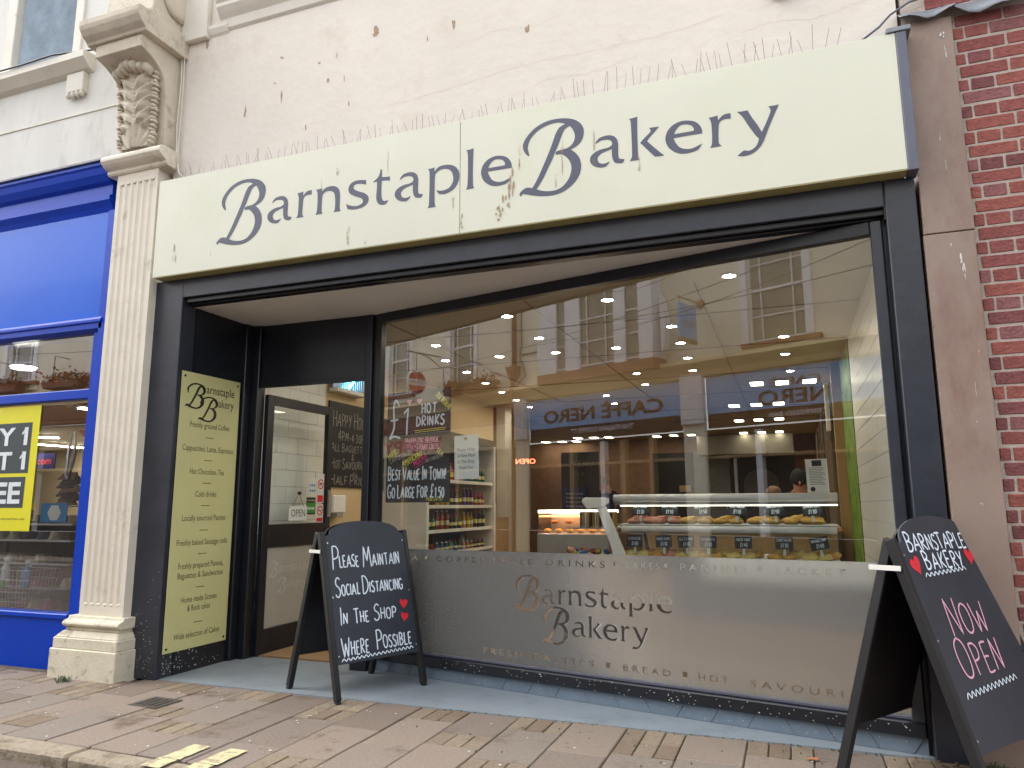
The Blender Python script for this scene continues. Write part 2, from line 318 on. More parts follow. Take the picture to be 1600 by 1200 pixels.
# palette
mat('cream_render', lin((222, 214, 203)), .85, .05, 1.3, .45, 14, dirt=lin((206, 192, 174)), dscale=1.6, dthr=(.56, .78))
mat('cream_trim', lin((214, 208, 196)), .6, .06, 4, .12, 30, dirt=lin((170, 160, 140)), dscale=5, dthr=(.6, .8))
mat('stone_carved', lin((200, 190, 172)), .8, .1, 6, .25, 50, dirt=lin((132, 122, 102)), dscale=7, dthr=(.54, .78))
mat('pilaster_paint', lin((224, 216, 200)), .7, .06, 5, .15, 40, dirt=lin((176, 162, 138)), dscale=4, dthr=(.58, .78))
mat('white_render', lin((214, 212, 206)), .85, .06, 2, .3, 18, dirt=lin((170, 168, 160)), dscale=2.4, dthr=(.55, .8), stretch=(1, 1, .4))
mat('plinth_paint', lin((216, 208, 186)), .8, .1, 8, .4, 50, dirt=lin((140, 126, 104)), dscale=9, dthr=(.56, .72))
mat('sign_panel', lin((217, 217, 199)), .38, .025, 2, .0, dirt=lin((206, 208, 172)), dscale=1.1, dthr=(.55, .9))
mat('sign_edge', lin((170, 160, 110)), .5)
mat('sign_letter', lin((84, 86, 104)), .5, .05)
mat('plaque_yellow', lin((208, 206, 148)), .4, .03, 3)
mat('print_black', (.012, .012, .012), .5)
mat('print_grey', lin((90, 92, 95)), .6)
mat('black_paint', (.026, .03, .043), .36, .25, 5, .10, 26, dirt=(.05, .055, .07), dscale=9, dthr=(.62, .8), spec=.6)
mat('black_paint_shaded', (.010, .012, .018), .32, .3, 5, .06, 26, spec=.5)  # same black paint made darker: shade of the recess put into the colour
mat('grey_metal_trim', lin((96, 98, 112)), .5)
mat('soffit_paint', lin((232, 229, 226)), .7, .05, 2, .1, 12)
mat('brown_pilaster', lin((150, 130, 118)), .6, .08, 3, .15, 20, dirt=lin((128, 98, 88)), dscale=2.6, dthr=(.48, .7), stretch=(1, 1, .5))
mat('lead', lin((128, 132, 138)), .55, .2, 8, .5, 12, metal=.4)
mat('mortar', lin((180, 168, 158)), .95, .12, 20, .5, 80)
mat_rand('brick', [lin(c) for c in ((136, 77, 72), (144, 83, 77), (126, 75, 75), (148, 86, 76), (118, 70, 71), (138, 80, 78), (138, 90, 90))], .9, .7, 70, 30, .25, dirt=lin((160, 122, 114)), dthr=(.6, .8), dscale=9)
mat_rand('paving', [lin(c) for c in ((132, 119, 109), (124, 111, 101), (136, 122, 110), (128, 117, 107), (120, 106, 95))], .8, .5, 120, 60, .14, dirt=lin((100, 84, 70)), dthr=(.56, .66), dscale=3.2)
mat_rand('sett', [lin(c) for c in ((136, 122, 104), (130, 115, 98), (142, 127, 108), (124, 107, 90))], .85, .7, 130, 50, .2, dirt=lin((110, 92, 68)), dthr=(.55, .7), dscale=6)
mat('joint_sand', lin((92, 78, 64)), .95, .25, 30, .5, 90, dirt=lin((66, 72, 44)), dscale=2.5, dthr=(.58, .68))
mat('kerb_stone', lin((150, 138, 120)), .9, .2, 30, .8, 50, dirt=lin((96, 84, 66)), dscale=5, dthr=(.5, .66))
mat('asphalt', lin((96, 84, 76)), .9, .2, 60, .8, 120)
mat('yellow_paint', lin((200, 192, 150)), .8, .12, 20, .4, 80, dirt=lin((158, 142, 120)), dscale=16, dthr=(.48, .6))
mat('iron', lin((84, 78, 72)), .6, .2, 20, .6, 60, metal=.3)
mat('floor_paint', lin((136, 145, 152)), .5, .08, 3, .12, 30, dirt=lin((106, 114, 122)), dscale=2.2, dthr=(.55, .75))
mat('tile_paint', lin((118, 132, 146)), .4, .1, 8, .2, 50, dirt=lin((150, 156, 160)), dscale=30, dthr=(.66, .72))
mat('blue_paint', lin((0, 62, 184)), .32, .08, 3, .06, 24, spec=.3)
mat('blue_panel', lin((0, 92, 212)), .24, .05, 1, spec=.35, coat=.1)
mat('board_black', lin((44, 50, 60)), .45, .15, 5, .04, 60)
mat('board_side', (.01, .01, .012), .42, .2, 8, .1, 40)
mat('chalk_white', lin((226, 238, 250)), .8)
mat('chalk_pink', lin((226, 170, 190)), .8)
mat('chalk_red', lin((214, 40, 56)), .7)
mat('chalk_yellow', lin((230, 222, 90)), .8)
mat('chalk_magenta', lin((224, 60, 130)), .8)
mat('chalk_grey', lin((165, 165, 158)), .8)
mat('steel', lin((190, 192, 194)), .3, .05, metal=.8)
mat('zinc', lin((170, 172, 178)), .35, metal=.7)
mat('white_gloss', lin((240, 243, 240)), .34, .03, 4, spec=.6)
mat('grout', lin((206, 210, 204)), .9)
mat('cream_interior', lin((212, 190, 150)), .8, .03)
mat('ceiling_interior', lin((184, 168, 136)), .8, .03)
mat('wood_floor', lin((132, 104, 76)), .5, .1, 6)
mat('coir', lin((156, 126, 90)), .95, .2, 90, .8, 200)
mat('paper', lin((222, 226, 222)), .8, .02)
mat('film_white', lin((220, 226, 226)), .6)
mat('dark_body', lin((40, 44, 48)), .4, .08)
mat('dark_brown', lin((60, 44, 36)), .6, .15)
mat('brown_wood', lin((140, 106, 84)), .6, .15, 8)
mat('tan_wood', lin((170, 142, 100)), .55, .12, 6, stretch=(1, 1, .2))
mat('opp_wall', lin((236, 228, 208)), .85, .04, 1)
mat('opp_white', lin((238, 238, 242)), .7, .04)
mat('opp_sill', lin((150, 96, 70)), .8)
mat('opp_blue', lin((138, 186, 238)), .5, .05)
mat('opp_gold', lin((92, 60, 34)), .6)
mat('opp_glass', lin((120, 116, 100)), .15, .1, spec=.8)
mat('opp_dark', lin((52, 38, 32)), .5, .2, 2)
mat('opp_brown', lin((132, 84, 62)), .8, .15, 3)
mat('sign_red', lin((196, 62, 48)), .5)
mat('slate', lin((90, 92, 96)), .8)
mat('petal', lin((206, 60, 60)), .7, .3, 30)
mat('petal_yellow', lin((214, 190, 70)), .7, .3, 30)
mat('leaf', (.05, .09, .03), .7, .3, 30)
mat('droppings', lin((176, 158, 130)), .9, .2, 60)
mat('drop_brown', lin((170, 146, 122)), .9, .2, 60)
mat('spot_white', lin((210, 208, 200)), .9, .1)
mat('pastry', lin((230, 180, 90)), .6, .25, 40, .3, 90)
mat('pastry_pale', lin((240, 214, 130)), .6, .2, 40, .3, 90)
mat('pastry_pink', lin((222, 150, 130)), .6, .25, 40)
mat('skin', lin((206, 150, 122)), .6); mat('hair_blond', lin((170, 134, 84)), .8); mat('cloth_black', (.012, .012, .016), .8); mat('cloth_navy', lin((34, 42, 84)), .8)
for i, c in enumerate([(150, 62, 34), (50, 80, 110), (34, 84, 54), (150, 60, 54), (60, 40, 30), (170, 140, 60), (30, 30, 36), (90, 50, 110)]): mat('drink%d' % i, lin(c), .25, .1)
for i, c in enumerate([(60, 40, 30), (120, 92, 66), (30, 32, 40), (58, 84, 96), (150, 90, 110), (170, 160, 140)]): mat('shoe%d' % i, lin(c), .6, .2, 20)
mat('poster_yellow', lin((228, 220, 30)), .4, .02); mat('poster_dark', lin((52, 62, 66)), .5); mat('poster_blue', lin((40, 130, 190)), .5)
mat('banner_green', lin((128, 168, 60)), .5, .25, 4, dirt=lin((70, 110, 40)), dscale=5, dthr=(.5, .6))
mat('sign_green', lin((60, 150, 60)), .5)
mat('hood_steel', lin((150, 146, 136)), .35, .05, metal=.6)
glass('window_glass', (.97, .98, .97), 4.5); glass('door_glass', (.97, .98, .97), 1.3); glass('case_glass', (.96, .98, .98), 1.2)
emis('lamp_warm', (1, .89, .71), 95); emis('lamp_panel', (1, .88, .64), 9); emis('lamp_white', (1, .96, .88), 34); emis('lamp_blue', (.1, .6, 1), 12); emis('heat_glow', (1, .35, .1), 3.5); emis('neon_red', (1, .12, .05), 5); emis('case_light', (1, .9, .7), 2.2); emis('green_led', (.15, .7, .2), .5)
# frosted film: rough clear slab
m = bpy.data.materials.new('frosted_film'); m.use_nodes = True; MATS['frosted_film'] = m
t = m.node_tree; n = t.nodes; n.clear(); o = n.new('ShaderNodeOutputMaterial')
rf = n.new('ShaderNodeBsdfRefraction'); rf.inputs['Roughness'].default_value = .22; rf.inputs['IOR'].default_value = 1.45; rf.inputs[0].default_value = (.98, .98, .97, 1)
df = n.new('ShaderNodeBsdfDiffuse'); df.inputs[0].default_value = (.72, .71, .68, 1)
mx = n.new('ShaderNodeMixShader'); mx.inputs[0].default_value = .15
t.links.new(rf.outputs[0], mx.inputs[1]); t.links.new(df.outputs[0], mx.inputs[2]); t.links.new(mx.outputs[0], o.inputs[0])

ORD = ['first', 'second', 'third', 'fourth', 'fifth', 'sixth', 'seventh', 'eighth', 'ninth', 'tenth', 'eleventh', 'twelfth', 'thirteenth', 'fourteenth', 'fifteenth', 'sixteenth', 'seventeenth', 'eighteenth']

# ================================================================== GROUND
road = struct(B(-30, 12, -9, -1.39, -.3, -.06).build('road', 'asphalt'))
base = struct(B(-30, 12, -1.25, 14.5, -.4, -.012).build('pavement', 'joint_sand'))
opp_pave = struct(B(-30, 12, -9.02, -8.0, -.3, .0).build('far_pavement', 'paving'))
# paving: 300 mm columns of slabs and half-size setts, each a piece
def piece(name, parent, m, x0, x1, y0, y1, z0, z1, q, bev=.004, tilt=.002):
    a, b, c, d = [q.uniform(-tilt, tilt) for _ in range(4)]
    mb = MB().hexa([(x0, y0, z0), (x1, y0, z0), (x1, y1, z0), (x0, y1, z0)], [(x0, y0, z1+a), (x1, y0, z1+b), (x1, y1, z1+c), (x0, y1, z1+d)])
    return mb.build(name, m, parent, bevel=bev)
q = random.Random(3); G_ = .0045
cx = -5.90; col = 0
while cx < 1.9:
    ymax = -.004 if cx > -4.55 else -.11
    if cx > .62: ymax = -.03
    y = ymax; k = (col*2) % 3
    first = True
    while y > -1.24:
        if (col % 2 == 0 and first) or k % 4 == 3:
            l = .2 if not first else .22
            yy = max(y-l, -1.245)
            for j in range(3):
                piece('sett', base, 'sett', cx+j*.104+G_/2, cx+j*.104+.1, yy+G_, y, -.03, q.uniform(-.003, .001), q, .004)
            y = yy
        else:
            l = .5 if not (first and col % 4 == 1) else .4
            yy = y-l
            if yy < -1.1: yy = -1.245
            piece('paving_slab', base, 'paving', cx+G_/2, cx+.308, yy+G_, y, -.03, q.uniform(-.003, .001), q, .005)
            y = yy
        first = False; k += 1
    cx += .3125; col += 1
kx = -6.6; i = 0
kerb = struct(B(-30, 12, -1.385, -1.252, -.3, -.09).build('kerb', 'mortar'))
while kx < 2.6:
    l = [.9, .62, .9, .8][i % 4]
    piece('kerb_stone', kerb, 'kerb_stone', kx+.003, kx+l-.006, -1.39, -1.252, -.2, .0+q.uniform(-.004, .003), q, .014, .004); kx += l; i += 1
# yellow loading marks, two painted strips over paving and kerb
for (a, b, c, d) in (((-2.90, -1.06), (-2.79, -1.02), (-2.79, -1.384), (-2.92, -1.384)), ((-2.69, -1.05), (-2.57, -1.03), (-2.60, -1.384), (-2.72, -1.384))):
    pass
mb = MB()
for x0, x1, ya in ((-2.92, -2.81, -1.04), (-2.70, -2.59, -1.03)):
    for yb, yc, z in ((ya, -1.245, .006), (-1.256, -1.376, .0085)):
        ys = [yb+(yc-yb)*t/6 for t in range(7)]
        L_ = [(x0+q.uniform(-.004, .004), y, z) for y in ys]; R_ = [(x1+q.uniform(-.004, .004), y, z) for y in ys]
        mb.add(L_+R_, [(j, j+1, 8+j, 7+j) for j in range(6)])
tag(mb.build('kerb_marking', 'yellow_paint'), 'two worn pale yellow loading stripes painted across the kerb edge', 'road marking')
mh = thing('drain_cover', 'small rusty square iron drain cover set in the pavement', 'drain cover', (-3.76, -.48, 0))
MB().prism([(-.12, -.10), (.11, -.11), (.12, .10), (-.11, .11)], lambda a, b, h: (-3.76+a, -.48+b, h), -.02, .004).build('cover_plate', 'iron', mh)
for j in range(4): B(-3.84+j*.045, -3.82+j*.045, -.55, -.41, .004, .008).build('rib', 'iron', mh)
# weeds and soil
def tuft(cx, cy, cz, n, h, s, label):
    mb = MB(); qq = random.Random(int(cx*100))
    for _ in range(n):
        a = qq.uniform(0, 6.28); r = qq.uniform(0, s); x, y = cx+r*math.cos(a), cy+r*math.sin(a); hh = h*qq.uniform(.4, 1); b = qq.uniform(0, 6.28); l = qq.uniform(.2, .9)*hh
        dx, dy = math.cos(b), math.sin(b); wv = .0022
        mb.add([(x-dy*wv, y+dx*wv, cz), (x+dy*wv, y-dx*wv, cz), (x+dx*l*.5+dy*wv, y+dy*l*.5-dx*wv, cz+hh*.7), (x+dx*l, y+dy*l, cz+hh)], [(0, 1, 2), (0, 2, 3)])
    return tag(mb.build('grass_tuft', 'leaf', fix=False), label, 'weed')
tuft(-4.80, -.27, .0, 60, .045, .06, 'small green grass tuft at the foot of the cream pilaster plinth')
tuft(.78, -.10, -.01, 120, .05, .12, 'mossy green weed growing beside the black shopfront post base')
mb = MB()
for _ in range(260):
    x, y = q.uniform(.58, 1.9), -.02-abs(q.gauss(0, .10)); s = q.uniform(.004, .018); mb.blob((x, y, 0.0), (s, s, s*.6), 5, 4, .3, _)
tag(mb.build('soil_debris', mat('soil', lin((96, 78, 58)), .95, .4, 60, .5, 90), fix=False), 'loose brown soil and leaf litter along the foot of the brick wall', 'debris')['kind'] = 'stuff'
mb = MB()
for _ in range(70):
    x = q.uniform(-2.0, .6); mb.blob((x, q.uniform(-.02, .005) if q.random() < .6 else q.uniform(-.7, -.02), .0), (.004, .008, .005), 5, 4, .4, _)
mb.build('joint_moss', 'leaf', base, fix=False, kind='stuff')
# litter specks: chewing gum and grit on the slabs
mb = MB()
for _ in range(80):
    x, y = q.uniform(-5, 1.2), q.uniform(-1.2, -.03); r = q.uniform(.003, .009)
    mb.add([(x+r*q.uniform(.7, 1.2)*math.cos(t*.9), y+r*q.uniform(.7, 1.2)*math.sin(t*.9), .0045) for t in range(7)], [tuple(range(7))])
mb.build('chewing_gum', 'spot_white', base, fix=False, kind='stuff')
leafm = mat('dry_leaf', lin((176, 110, 70)), .8)
tag(MB().add([(.02-.02, -.22, .006), (.02+.03, -.225, .009), (.055, -.205, .014), (.01, -.195, .008)], [(0, 1, 2, 3)]).build('dry_leaf', 'dry_leaf', fix=False), 'single dry orange leaf lying on the paving', 'leaf')

# ================================================================== LEFT NEIGHBOUR BUILDING
lb = thing('neighbour_building', 'white rendered upper wall of the building above the blue shop, with a ribbed glass window', 'building', (-7.5, 0, 0))
mb = MB(); mb.box(-12, -6.62, 0, .35, 4.55, 6.4); mb.box(-5.62, -4.45, 0, .35, 4.55, 6.4); mb.box(-6.62, -5.62, 0, .35, 4.55, 5.10); mb.box(-6.62, -5.62, 0, .35, 6.2, 6.4); mb.build('wall', 'white_render', lb)
B(-12, -4.95, -.012, .35, 3.95, 4.545).build('fascia_render', 'white_render', lb)
mb = MB(); mb.box(-12, -4.45, .35, .6, 2.7, 6.4); mb.build('inner_wall', 'white_render', lb)
# window with ribbed obscure glass
wf = MB(); wf.box(-6.62, -6.50, -.02, .12, 5.12, 6.2); wf.box(-5.72, -5.62, -.02, .12, 5.12, 6.2); wf.box(-6.50, -5.72, -.0, .12, 5.12, 5.19)
wo = wf.build('window', 'cream_trim', lb, bevel=.006)
mb = MB(); nrib = 64
for j in range(nrib):
    x0 = -6.5+j*.78/nrib; x1 = x0+.78/nrib; xm = (x0+x1)/2
    mb.add([(x0, .05, 5.19), (xm, .043, 5.19), (x1, .05, 5.19), (x1, .05, 6.2), (xm, .043, 6.2), (x0, .05, 6.2)], [(0, 1, 4, 5), (1, 2, 3, 4)])
mat('ribbed_glass', lin((140, 156, 170)), .22, .25, 6, .5, 60, spec=.8, stretch=(1, 1, 1))
mb.build('pane', 'ribbed_glass', wo, fix=False, smooth=False)
si = MB().sweep_profile([(.1, 5.10), (-.12, 5.08), (-.12, 5.02), (-.10, 5.0), (-.07, 4.97), (-.05, 4.95), (.0, 4.93), (.1, 4.93)], -12, -5.44).build('window_sill', 'cream_trim', lb)
bk = MB().sweep_profile([(0, 4.93), (-.055, 4.93), (-.055, 4.84), (-.05, 4.76), (0, 4.74)], -5.70, -5.50).build('sill_bracket', 'cream_trim', lb, bevel=.004)
for j in range(4): MB().blob((-5.68+j*.053, -.035, 4.735), (.02, .025, .03), 8, 6).build('drop_ornament', 'cream_trim', bk, smooth=True)
B(-12, -5.02, -.02, -.008, 4.545, 4.565).build('string_line', 'cream_trim', lb)
mb = MB(); mb.tube([(-7.4, -.125, 5.08), (-6.6, -.13, 5.10), (-6.2, -.132, 5.09), (-5.8, -.13, 5.1), (-5.4, -.06, 5.10), (-5.1, -.03, 5.22)], .008, 6)
tag(mb.build('cable', 'board_side', smooth=True), 'thin black cable lying along the window sill of the left building', 'cable')

# ================================================================== BLUE SHOPFRONT
bs = thing('blue_shopfront', 'glossy royal blue timber shopfront beside the cream pilaster', 'shopfront', (-7, 0, 0))
prof = [(.2, 3.98), (-.13, 3.98), (-.13, 3.955), (-.115, 3.94), (-.10, 3.89), (-.065, 3.84), (-.03, 3.82), (-.03, 3.735), (-.055, 3.72), (-.055, 3.685), (-.02, 3.64), (.0, 3.60), (.2, 3.60)]
MB().sweep_profile(prof, -12, -5.06).build('cornice', 'blue_paint', bs)
B(-12, -5.05, -.15, -.0, 3.985, 4.0).build('lead_flashing', 'lead', bs)
B(-12, -5.09, .0, .2, 2.70, 3.60).build('fascia_panel', 'blue_panel', bs)
MB().sweep_profile([(.0, 2.70), (-.03, 2.70), (-.045, 2.68), (-.045, 2.66), (-.03, 2.65), (-.03, 2.61), (.02, 2.585), (.2, 2.585), (.2, 2.70)], -12, -5.05).build('transom_moulding', 'blue_paint', bs)
B(-5.085, -5.0, -.03, .2, .0, 3.6).build('jamb', 'blue_paint', bs, bevel=.004)
B(-5.16, -5.087, -.0, .1, .36, 2.585).build('window_stile', 'blue_paint', bs, bevel=.004)
B(-12, -5.16, .01, .09, 2.05, 2.13).build('glazing_rail', 'blue_paint', bs, bevel=.008)
B(-12, -5.16, -.012, .12, .36, .40).build('window_sill', 'blue_paint', bs, bevel=.006)
B(-12, -5.087, .005, .12, -.05, .358).build('stall_riser', 'blue_paint', bs)
B(-12, -5.15, .05, .056, .40, 2.05).build('window_pane', 'window_glass', bs, fix=False)
B(-12, -5.15, .05, .056, 2.13, 2.585).build('top_light_pane', 'window_glass', bs, fix=False)
bi = thing('shoe_shop_room', 'plain cream painted interior of the blue fronted shop seen through its window', 'room', (-9, 5, 0))
mb = MB(); mb.box(-20, -4.6, 8.6, 8.8, -.1, 2.7); mb.box(-20.2, -20, .2, 8.8, -.1, 2.7); mb.box(-4.62, -4.52, .2, 8.8, -.1, 2.7); mb.build('wall', 'cream_interior', bi)
B(-20.2, -4.5, .201, 8.8, 2.6, 2.8).build('ceiling', 'ceiling_interior', bi); B(-20.2, -4.5, .12, 8.8, -.09, .0).build('floor', 'dark_brown', bi)
def strip_light(x0, y0, x1, y1, z, label, wd=.07, m='lamp_white'):
    d = Vector((x1-x0, y1-y0, 0)).normalized()*0+Vector((y0-y1, x1-x0, 0)).normalized()*wd
    t = thing('strip_light', label, 'ceiling light', (x0, y0, z), 'fluorescent lights in the shoe shop')
    pts = [(x0-d.x, y0-d.y), (x1-d.x, y1-d.y), (x1+d.x, y1+d.y), (x0+d.x, y0+d.y)]
    MB().prism(pts, lambda a, b, h: (a, b, h), z, z+.04).build('housing', 'white_gloss', t)
    pp = [((a-(x0+x1)/2)*.94+(x0+x1)/2, (b-(y0+y1)/2)*.94+(y0+y1)/2) for a, b in pts]
    MB().prism(pp, lambda a, b, h: (a, b, h), z-.012, z-.001).build('diffuser', m, t)
strip_light(-13.9, 5.6, -13.3, 6.1, 2.54, 'short glowing ceiling light behind the yellow offer poster')
strip_light(-15.1, 7.0, -15.1, 8.2, 2.54, 'long white glowing ceiling strip above the dark blue hanging sign')
strip_light(-9, 3, -9, 4.2, 2.54, 'ceiling strip light above the shoe racks of the blue shop')
strip_light(-12, 2, -10.8, 2, 2.54, 'second ceiling strip light above the shoe racks')
ol = thing('oval_light', 'white oval ceiling light behind the top pane of the blue shop window', 'ceiling light', (-6.5, .5, 2.5))
MB().lathe([(.02, .1), (.10, .09), (.12, .04), (.11, 0)], (-6.52, .42, 2.47), 20).build('shade', 'white_gloss', ol)
MB().lathe([(.095, 0), (.095, -.01)], (-6.52, .42, 2.465), 20).build('bulb', 'lamp_white', ol)
# yellow offer poster on the glass
FB = Frame((0, .04, 0), (1, 0, 0), (0, 0, 1))
pt = thing('offer_poster', 'large bright yellow buy one get one free poster in the blue shop window', 'poster', (-6.1, .04, 1.5))
mb = MB(); slab(mb, FB, -6.62, 1.01, -5.72, 2.03, -.002, .001); mb.build('sheet', 'poster_yellow', pt)
mb = MB()
for b0, b1 in ((1.63, 1.90), (1.44, 1.61), (1.19, 1.41)): pass
rect(mb, FB, -6.56, 1.475, -5.80, 1.89, .002); rect(mb, FB, -6.56, 1.195, -5.82, 1.445, .002); mb.build('dark_block', 'poster_dark', pt, fix=False)
mb = MB()
put_text(mb, FB, 'BUY 1', -6.50, 1.71, .20, .66, .004, bold=.03); put_text(mb, FB, 'GET 1', -6.50, 1.51, .20, .66, .004, bold=.03); put_text(mb, FB, 'FREE', -6.50, 1.235, .235, .64, .004, bold=.03)
ribbon(mb, FB, [(-5.862, 1.845), (-5.905, 1.795)], .026, .0045); ribbon(mb, FB, [(-5.862, 1.645), (-5.905, 1.595)], .026, .0045)
mb.build('lettering', mat('print_white', lin((225, 232, 236)), .6), pt, fix=False)
mb = MB(); put_text(mb, FB, 'Offer on selected lines only', -6.2, 1.10, .022, .42, .004); mb.build('small_print', 'print_black', pt, fix=False)
# hanging navy sign
t = thing('web_sign', 'small navy hanging sign with orange red lettering deep inside the blue shop', 'sign', (-15.5, 6.2, 1.9))
FS = Frame((-13.25, 6.0, 1.93), (1, 0, 0), (0, 0, 1)); mb = MB(); slab(mb, FS, -1.2, 0, .0, .30, -.02, 0); mb.build('panel', mat('navy', lin((40, 36, 90)), .5), t)
mb = MB(); put_text(mb, FS, 'e.com', -.62, .09, .2, .52, .004); mb.build('lettering', mat('orange_red', lin((255, 90, 70)), .5), t, fix=False)
# racks of shoes
rk = thing('shoe_rack', 'dark metal rack with tiers of slippers behind the blue shop window', 'rack', (-7.8, 1.6, 0))
for zz in (.14, .38, .62, .86, 1.03): B(-9.4, -7.0, 1.45, 1.85, zz-.02, zz).build('shelf', 'steel', rk)
for xx in (-9.4, -8.2, -7.0): B(xx-.015, xx+.015, 1.62, 1.66, 0, 1.55).build('post', 'board_side', rk)
B(-9.4, -7.0, 1.83, 1.85, 0, 1.06).build('back_panel', 'dark_brown', rk)
def shoe(x, y, z, m, rz, s=1.):
    mb = MB(); c, sn = math.cos(rz), math.sin(rz)
    f = lambda a, b, h: (x+(a*c-b*sn)*s, y+(a*sn+b*c)*s, z+h*s)
    out = [(-.12, -.03), (-.06, -.038), (.05, -.045), (.11, -.03), (.13, 0), (.11, .03), (.05, .045), (-.06, .038), (-.12, .03)]
    mb.prism(out, f, 0, .02)
    mb.add([f(a*.92, b*.92, .02) for a, b in out]+[f(a*.6+.03*(a > 0), b*.5, .075 if a > -.08 else .06) for a, b in out], [(i, (i+1) % 9, 9+(i+1) % 9, 9+i) for i in range(9)]+[tuple(range(9, 18))])
    return mb.build('slipper', m)
SH = {0: 'dark brown', 1: 'tan', 2: 'black', 3: 'teal grey', 4: 'dusty pink', 5: 'cream'}
for ti, zz in enumerate((.14, .38, .62, .86, 1.03)):
    for j in range(11):
        k = q.randrange(6); o = shoe(-9.25+j*.215+q.uniform(-.01, .01), 1.60, zz, 'shoe%d' % k, math.pi/2*-1+q.uniform(-.2, .2), 1.15)
        tag(o, '%s slipper, %s from the left on the %s tier of the shoe rack' % (SH[k], ORD[j], ['bottom', 'second', 'middle', 'fourth', 'top'][ti]), 'slipper', 'slippers on the rack')
for j in range(7):
    for k in range(3):
        o = shoe(-7.32+.04*(j % 2), 1.62, 1.22+j*.045, 'shoe%d' % (0 if j % 3 else 1), 0+(.3 if k == 1 else 0), 1.1) if k == 0 else None
        if o: tag(o, 'brown slipper, %s from the bottom of the tall pile at the rack end' % ORD[j], 'slipper', 'pile of brown slippers')
B(-7.5, -7.1, 1.5, 1.8, 1.2, 1.215).build('pile_shelf', 'steel', rk)
FH = Frame((-7.46, 1.44, 1.04), (1, 0, 0), (0, 0, 1)); t = thing('hexagon_card', 'blue card with a white hexagon standing on the shoe rack', 'sign', (-7.3, 1.44, 1.04))
mb = MB(); slab(mb, FH, 0, 0, .38, .20, -.006, 0); mb.build('card', 'poster_blue', t)
mb = MB(); mb.add([FH.p(.2+.1*math.cos(i*math.pi/3), .1+.09*math.sin(i*math.pi/3), .002) for i in range(6)], [tuple(range(6))]); mb.build('hexagon', 'paper', t, fix=False)
FH = Frame((-7.84, 1.42, 1.06), (1, 0, 0), (0, 0, 1)); t = thing('free_card', 'small yellow and black card reading FREE on top of the shoe rack', 'sign', (-7.7, 1.42, 1.06))
mb = MB(); slab(mb, FH, 0, 0, .33, .18, -.006, 0); mb.build('card', mat('card_ochre', lin((220, 180, 40)), .5), t)
mb = MB(); rect(mb, FH, .02, .01, .31, .11, .002); mb.build('dark_block', 'print_black', t, fix=False)
mb = MB(); put_text(mb, FH, 'FREE', .04, .025, .1, .24, .004); mb.build('lettering', 'print_white', t, fix=False)
mb = MB(); put_text(mb, FH, 'BUY 1 GET 1', .03, .125, .05, .27, .004); mb.build('headline', 'print_black', t, fix=False)
# wire basket with bottles
t = thing('wire_basket', 'silver wire basket on legs behind the blue shop window', 'basket', (-6.15, .35, .37))
for zz, ex in ((.68, 0), (.60, .008), (.50, .02), (.42, .03)):
    MB().tube([(-6.42+ex, .22+ex, zz), (-5.92-ex, .22+ex, zz), (-5.92-ex, .5-ex, zz), (-6.42+ex, .5-ex, zz), (-6.42+ex, .22+ex, zz)], .004, 5).build('hoop', 'zinc', t)
mb = MB()
for j in range(12):
    x = -6.42+j*.0455; xb = -6.17+(x+6.17)*.84
    mb.tube([(x, .22, .68), (xb, .25, .38)], .0028, 4); mb.tube([(x, .5, .68), (xb, .47, .38)], .0028, 4)
mb.build('wires', 'zinc', t, kind='stuff')
def spray(x, y, z, mbody, mcap, lab):
    t = thing('spray_bottle', lab, 'bottle', (x, y, z))
    MB().lathe([(.03, 0), (.034, .01), (.034, .14), (.014, .18), (.012, .2)], (x, y, z), 10).build('body', mbody, t, smooth=True)
    mb = MB(); mb.box(x-.02, x+.045, y-.012, y+.012, z+.2, z+.23); mb.box(x+.03, x+.04, y-.006, y+.006, z+.17, z+.2); mb.build('trigger', mcap, t)
spray(-6.30, .3, .55, 'paper', 'paper', 'white spray bottle standing in the wire basket'); spray(-6.07, .32, .53, 'poster_blue', 'paper', 'blue labelled spray bottle in the wire basket')
tag(MB().blob((-6.27, .26, .56), (.035, .03, .035), 10, 7).build('sponge_ball', 'sign_green', smooth=True), 'small lime green ball in the wire basket', 'ball')
mb = MB(); mb.tube([(-5.46, .12, 1.72), (-5.44, .11, 1.78), (-5.38, .1, 1.80), (-5.37, .1, 1.6), (-5.44, .12, 1.42), (-5.47, .12, 1.45), (-5.46, .12, 1.72)], .012, 6)
tag(mb.build('shoe_horn', 'zinc', smooth=True), 'pale grey plastic strap loop hanging beside the blue window stile', 'strap')

# ================================================================== PILASTER WITH CARVED CONSOLE
pl = thing('pilaster', 'cream fluted stone pilaster between the two shops, carved acanthus bracket on top', 'pilaster', (-4.72, 0, 0))
def taper(z0, a0, z1, a1):  # rect ring  (x0,x1,yfront)
    return MB().hexa([(a0[0], a0[2], z0), (a0[1], a0[2], z0), (a0[1], .1, z0), (a0[0], .1, z0)], [(a1[0], a1[2], z1), (a1[1], a1[2], z1), (a1[1], .1, z1), (a1[0], .1, z1)])
mb = MB()
def ring(z0, x0, x1, y, z1, X0=None, X1=None, Y=None):
    mb.hexa([(x0, y, z0), (x1, y, z0), (x1, .1, z0), (x0, .1, z0)], [(x0 if X0 is None else X0, y if Y is None else Y, z1), (x1 if X1 is None else X1, y if Y is None else Y, z1), (x1 if X1 is None else X1, .1, z1), (x0 if X0 is None else X0, .1, z1)])
ring(-.03, -5.07, -4.43, -.20, .20); ring(.20, -5.055, -4.44, -.19, .275); ring(.275, -5.05, -4.445, -.185, .32, -5.0, -4.47, -.16)
ring(.32, -4.985, -4.475, -.15, .345)
mb.build('plinth', 'plinth_paint', pl, bevel=.006)
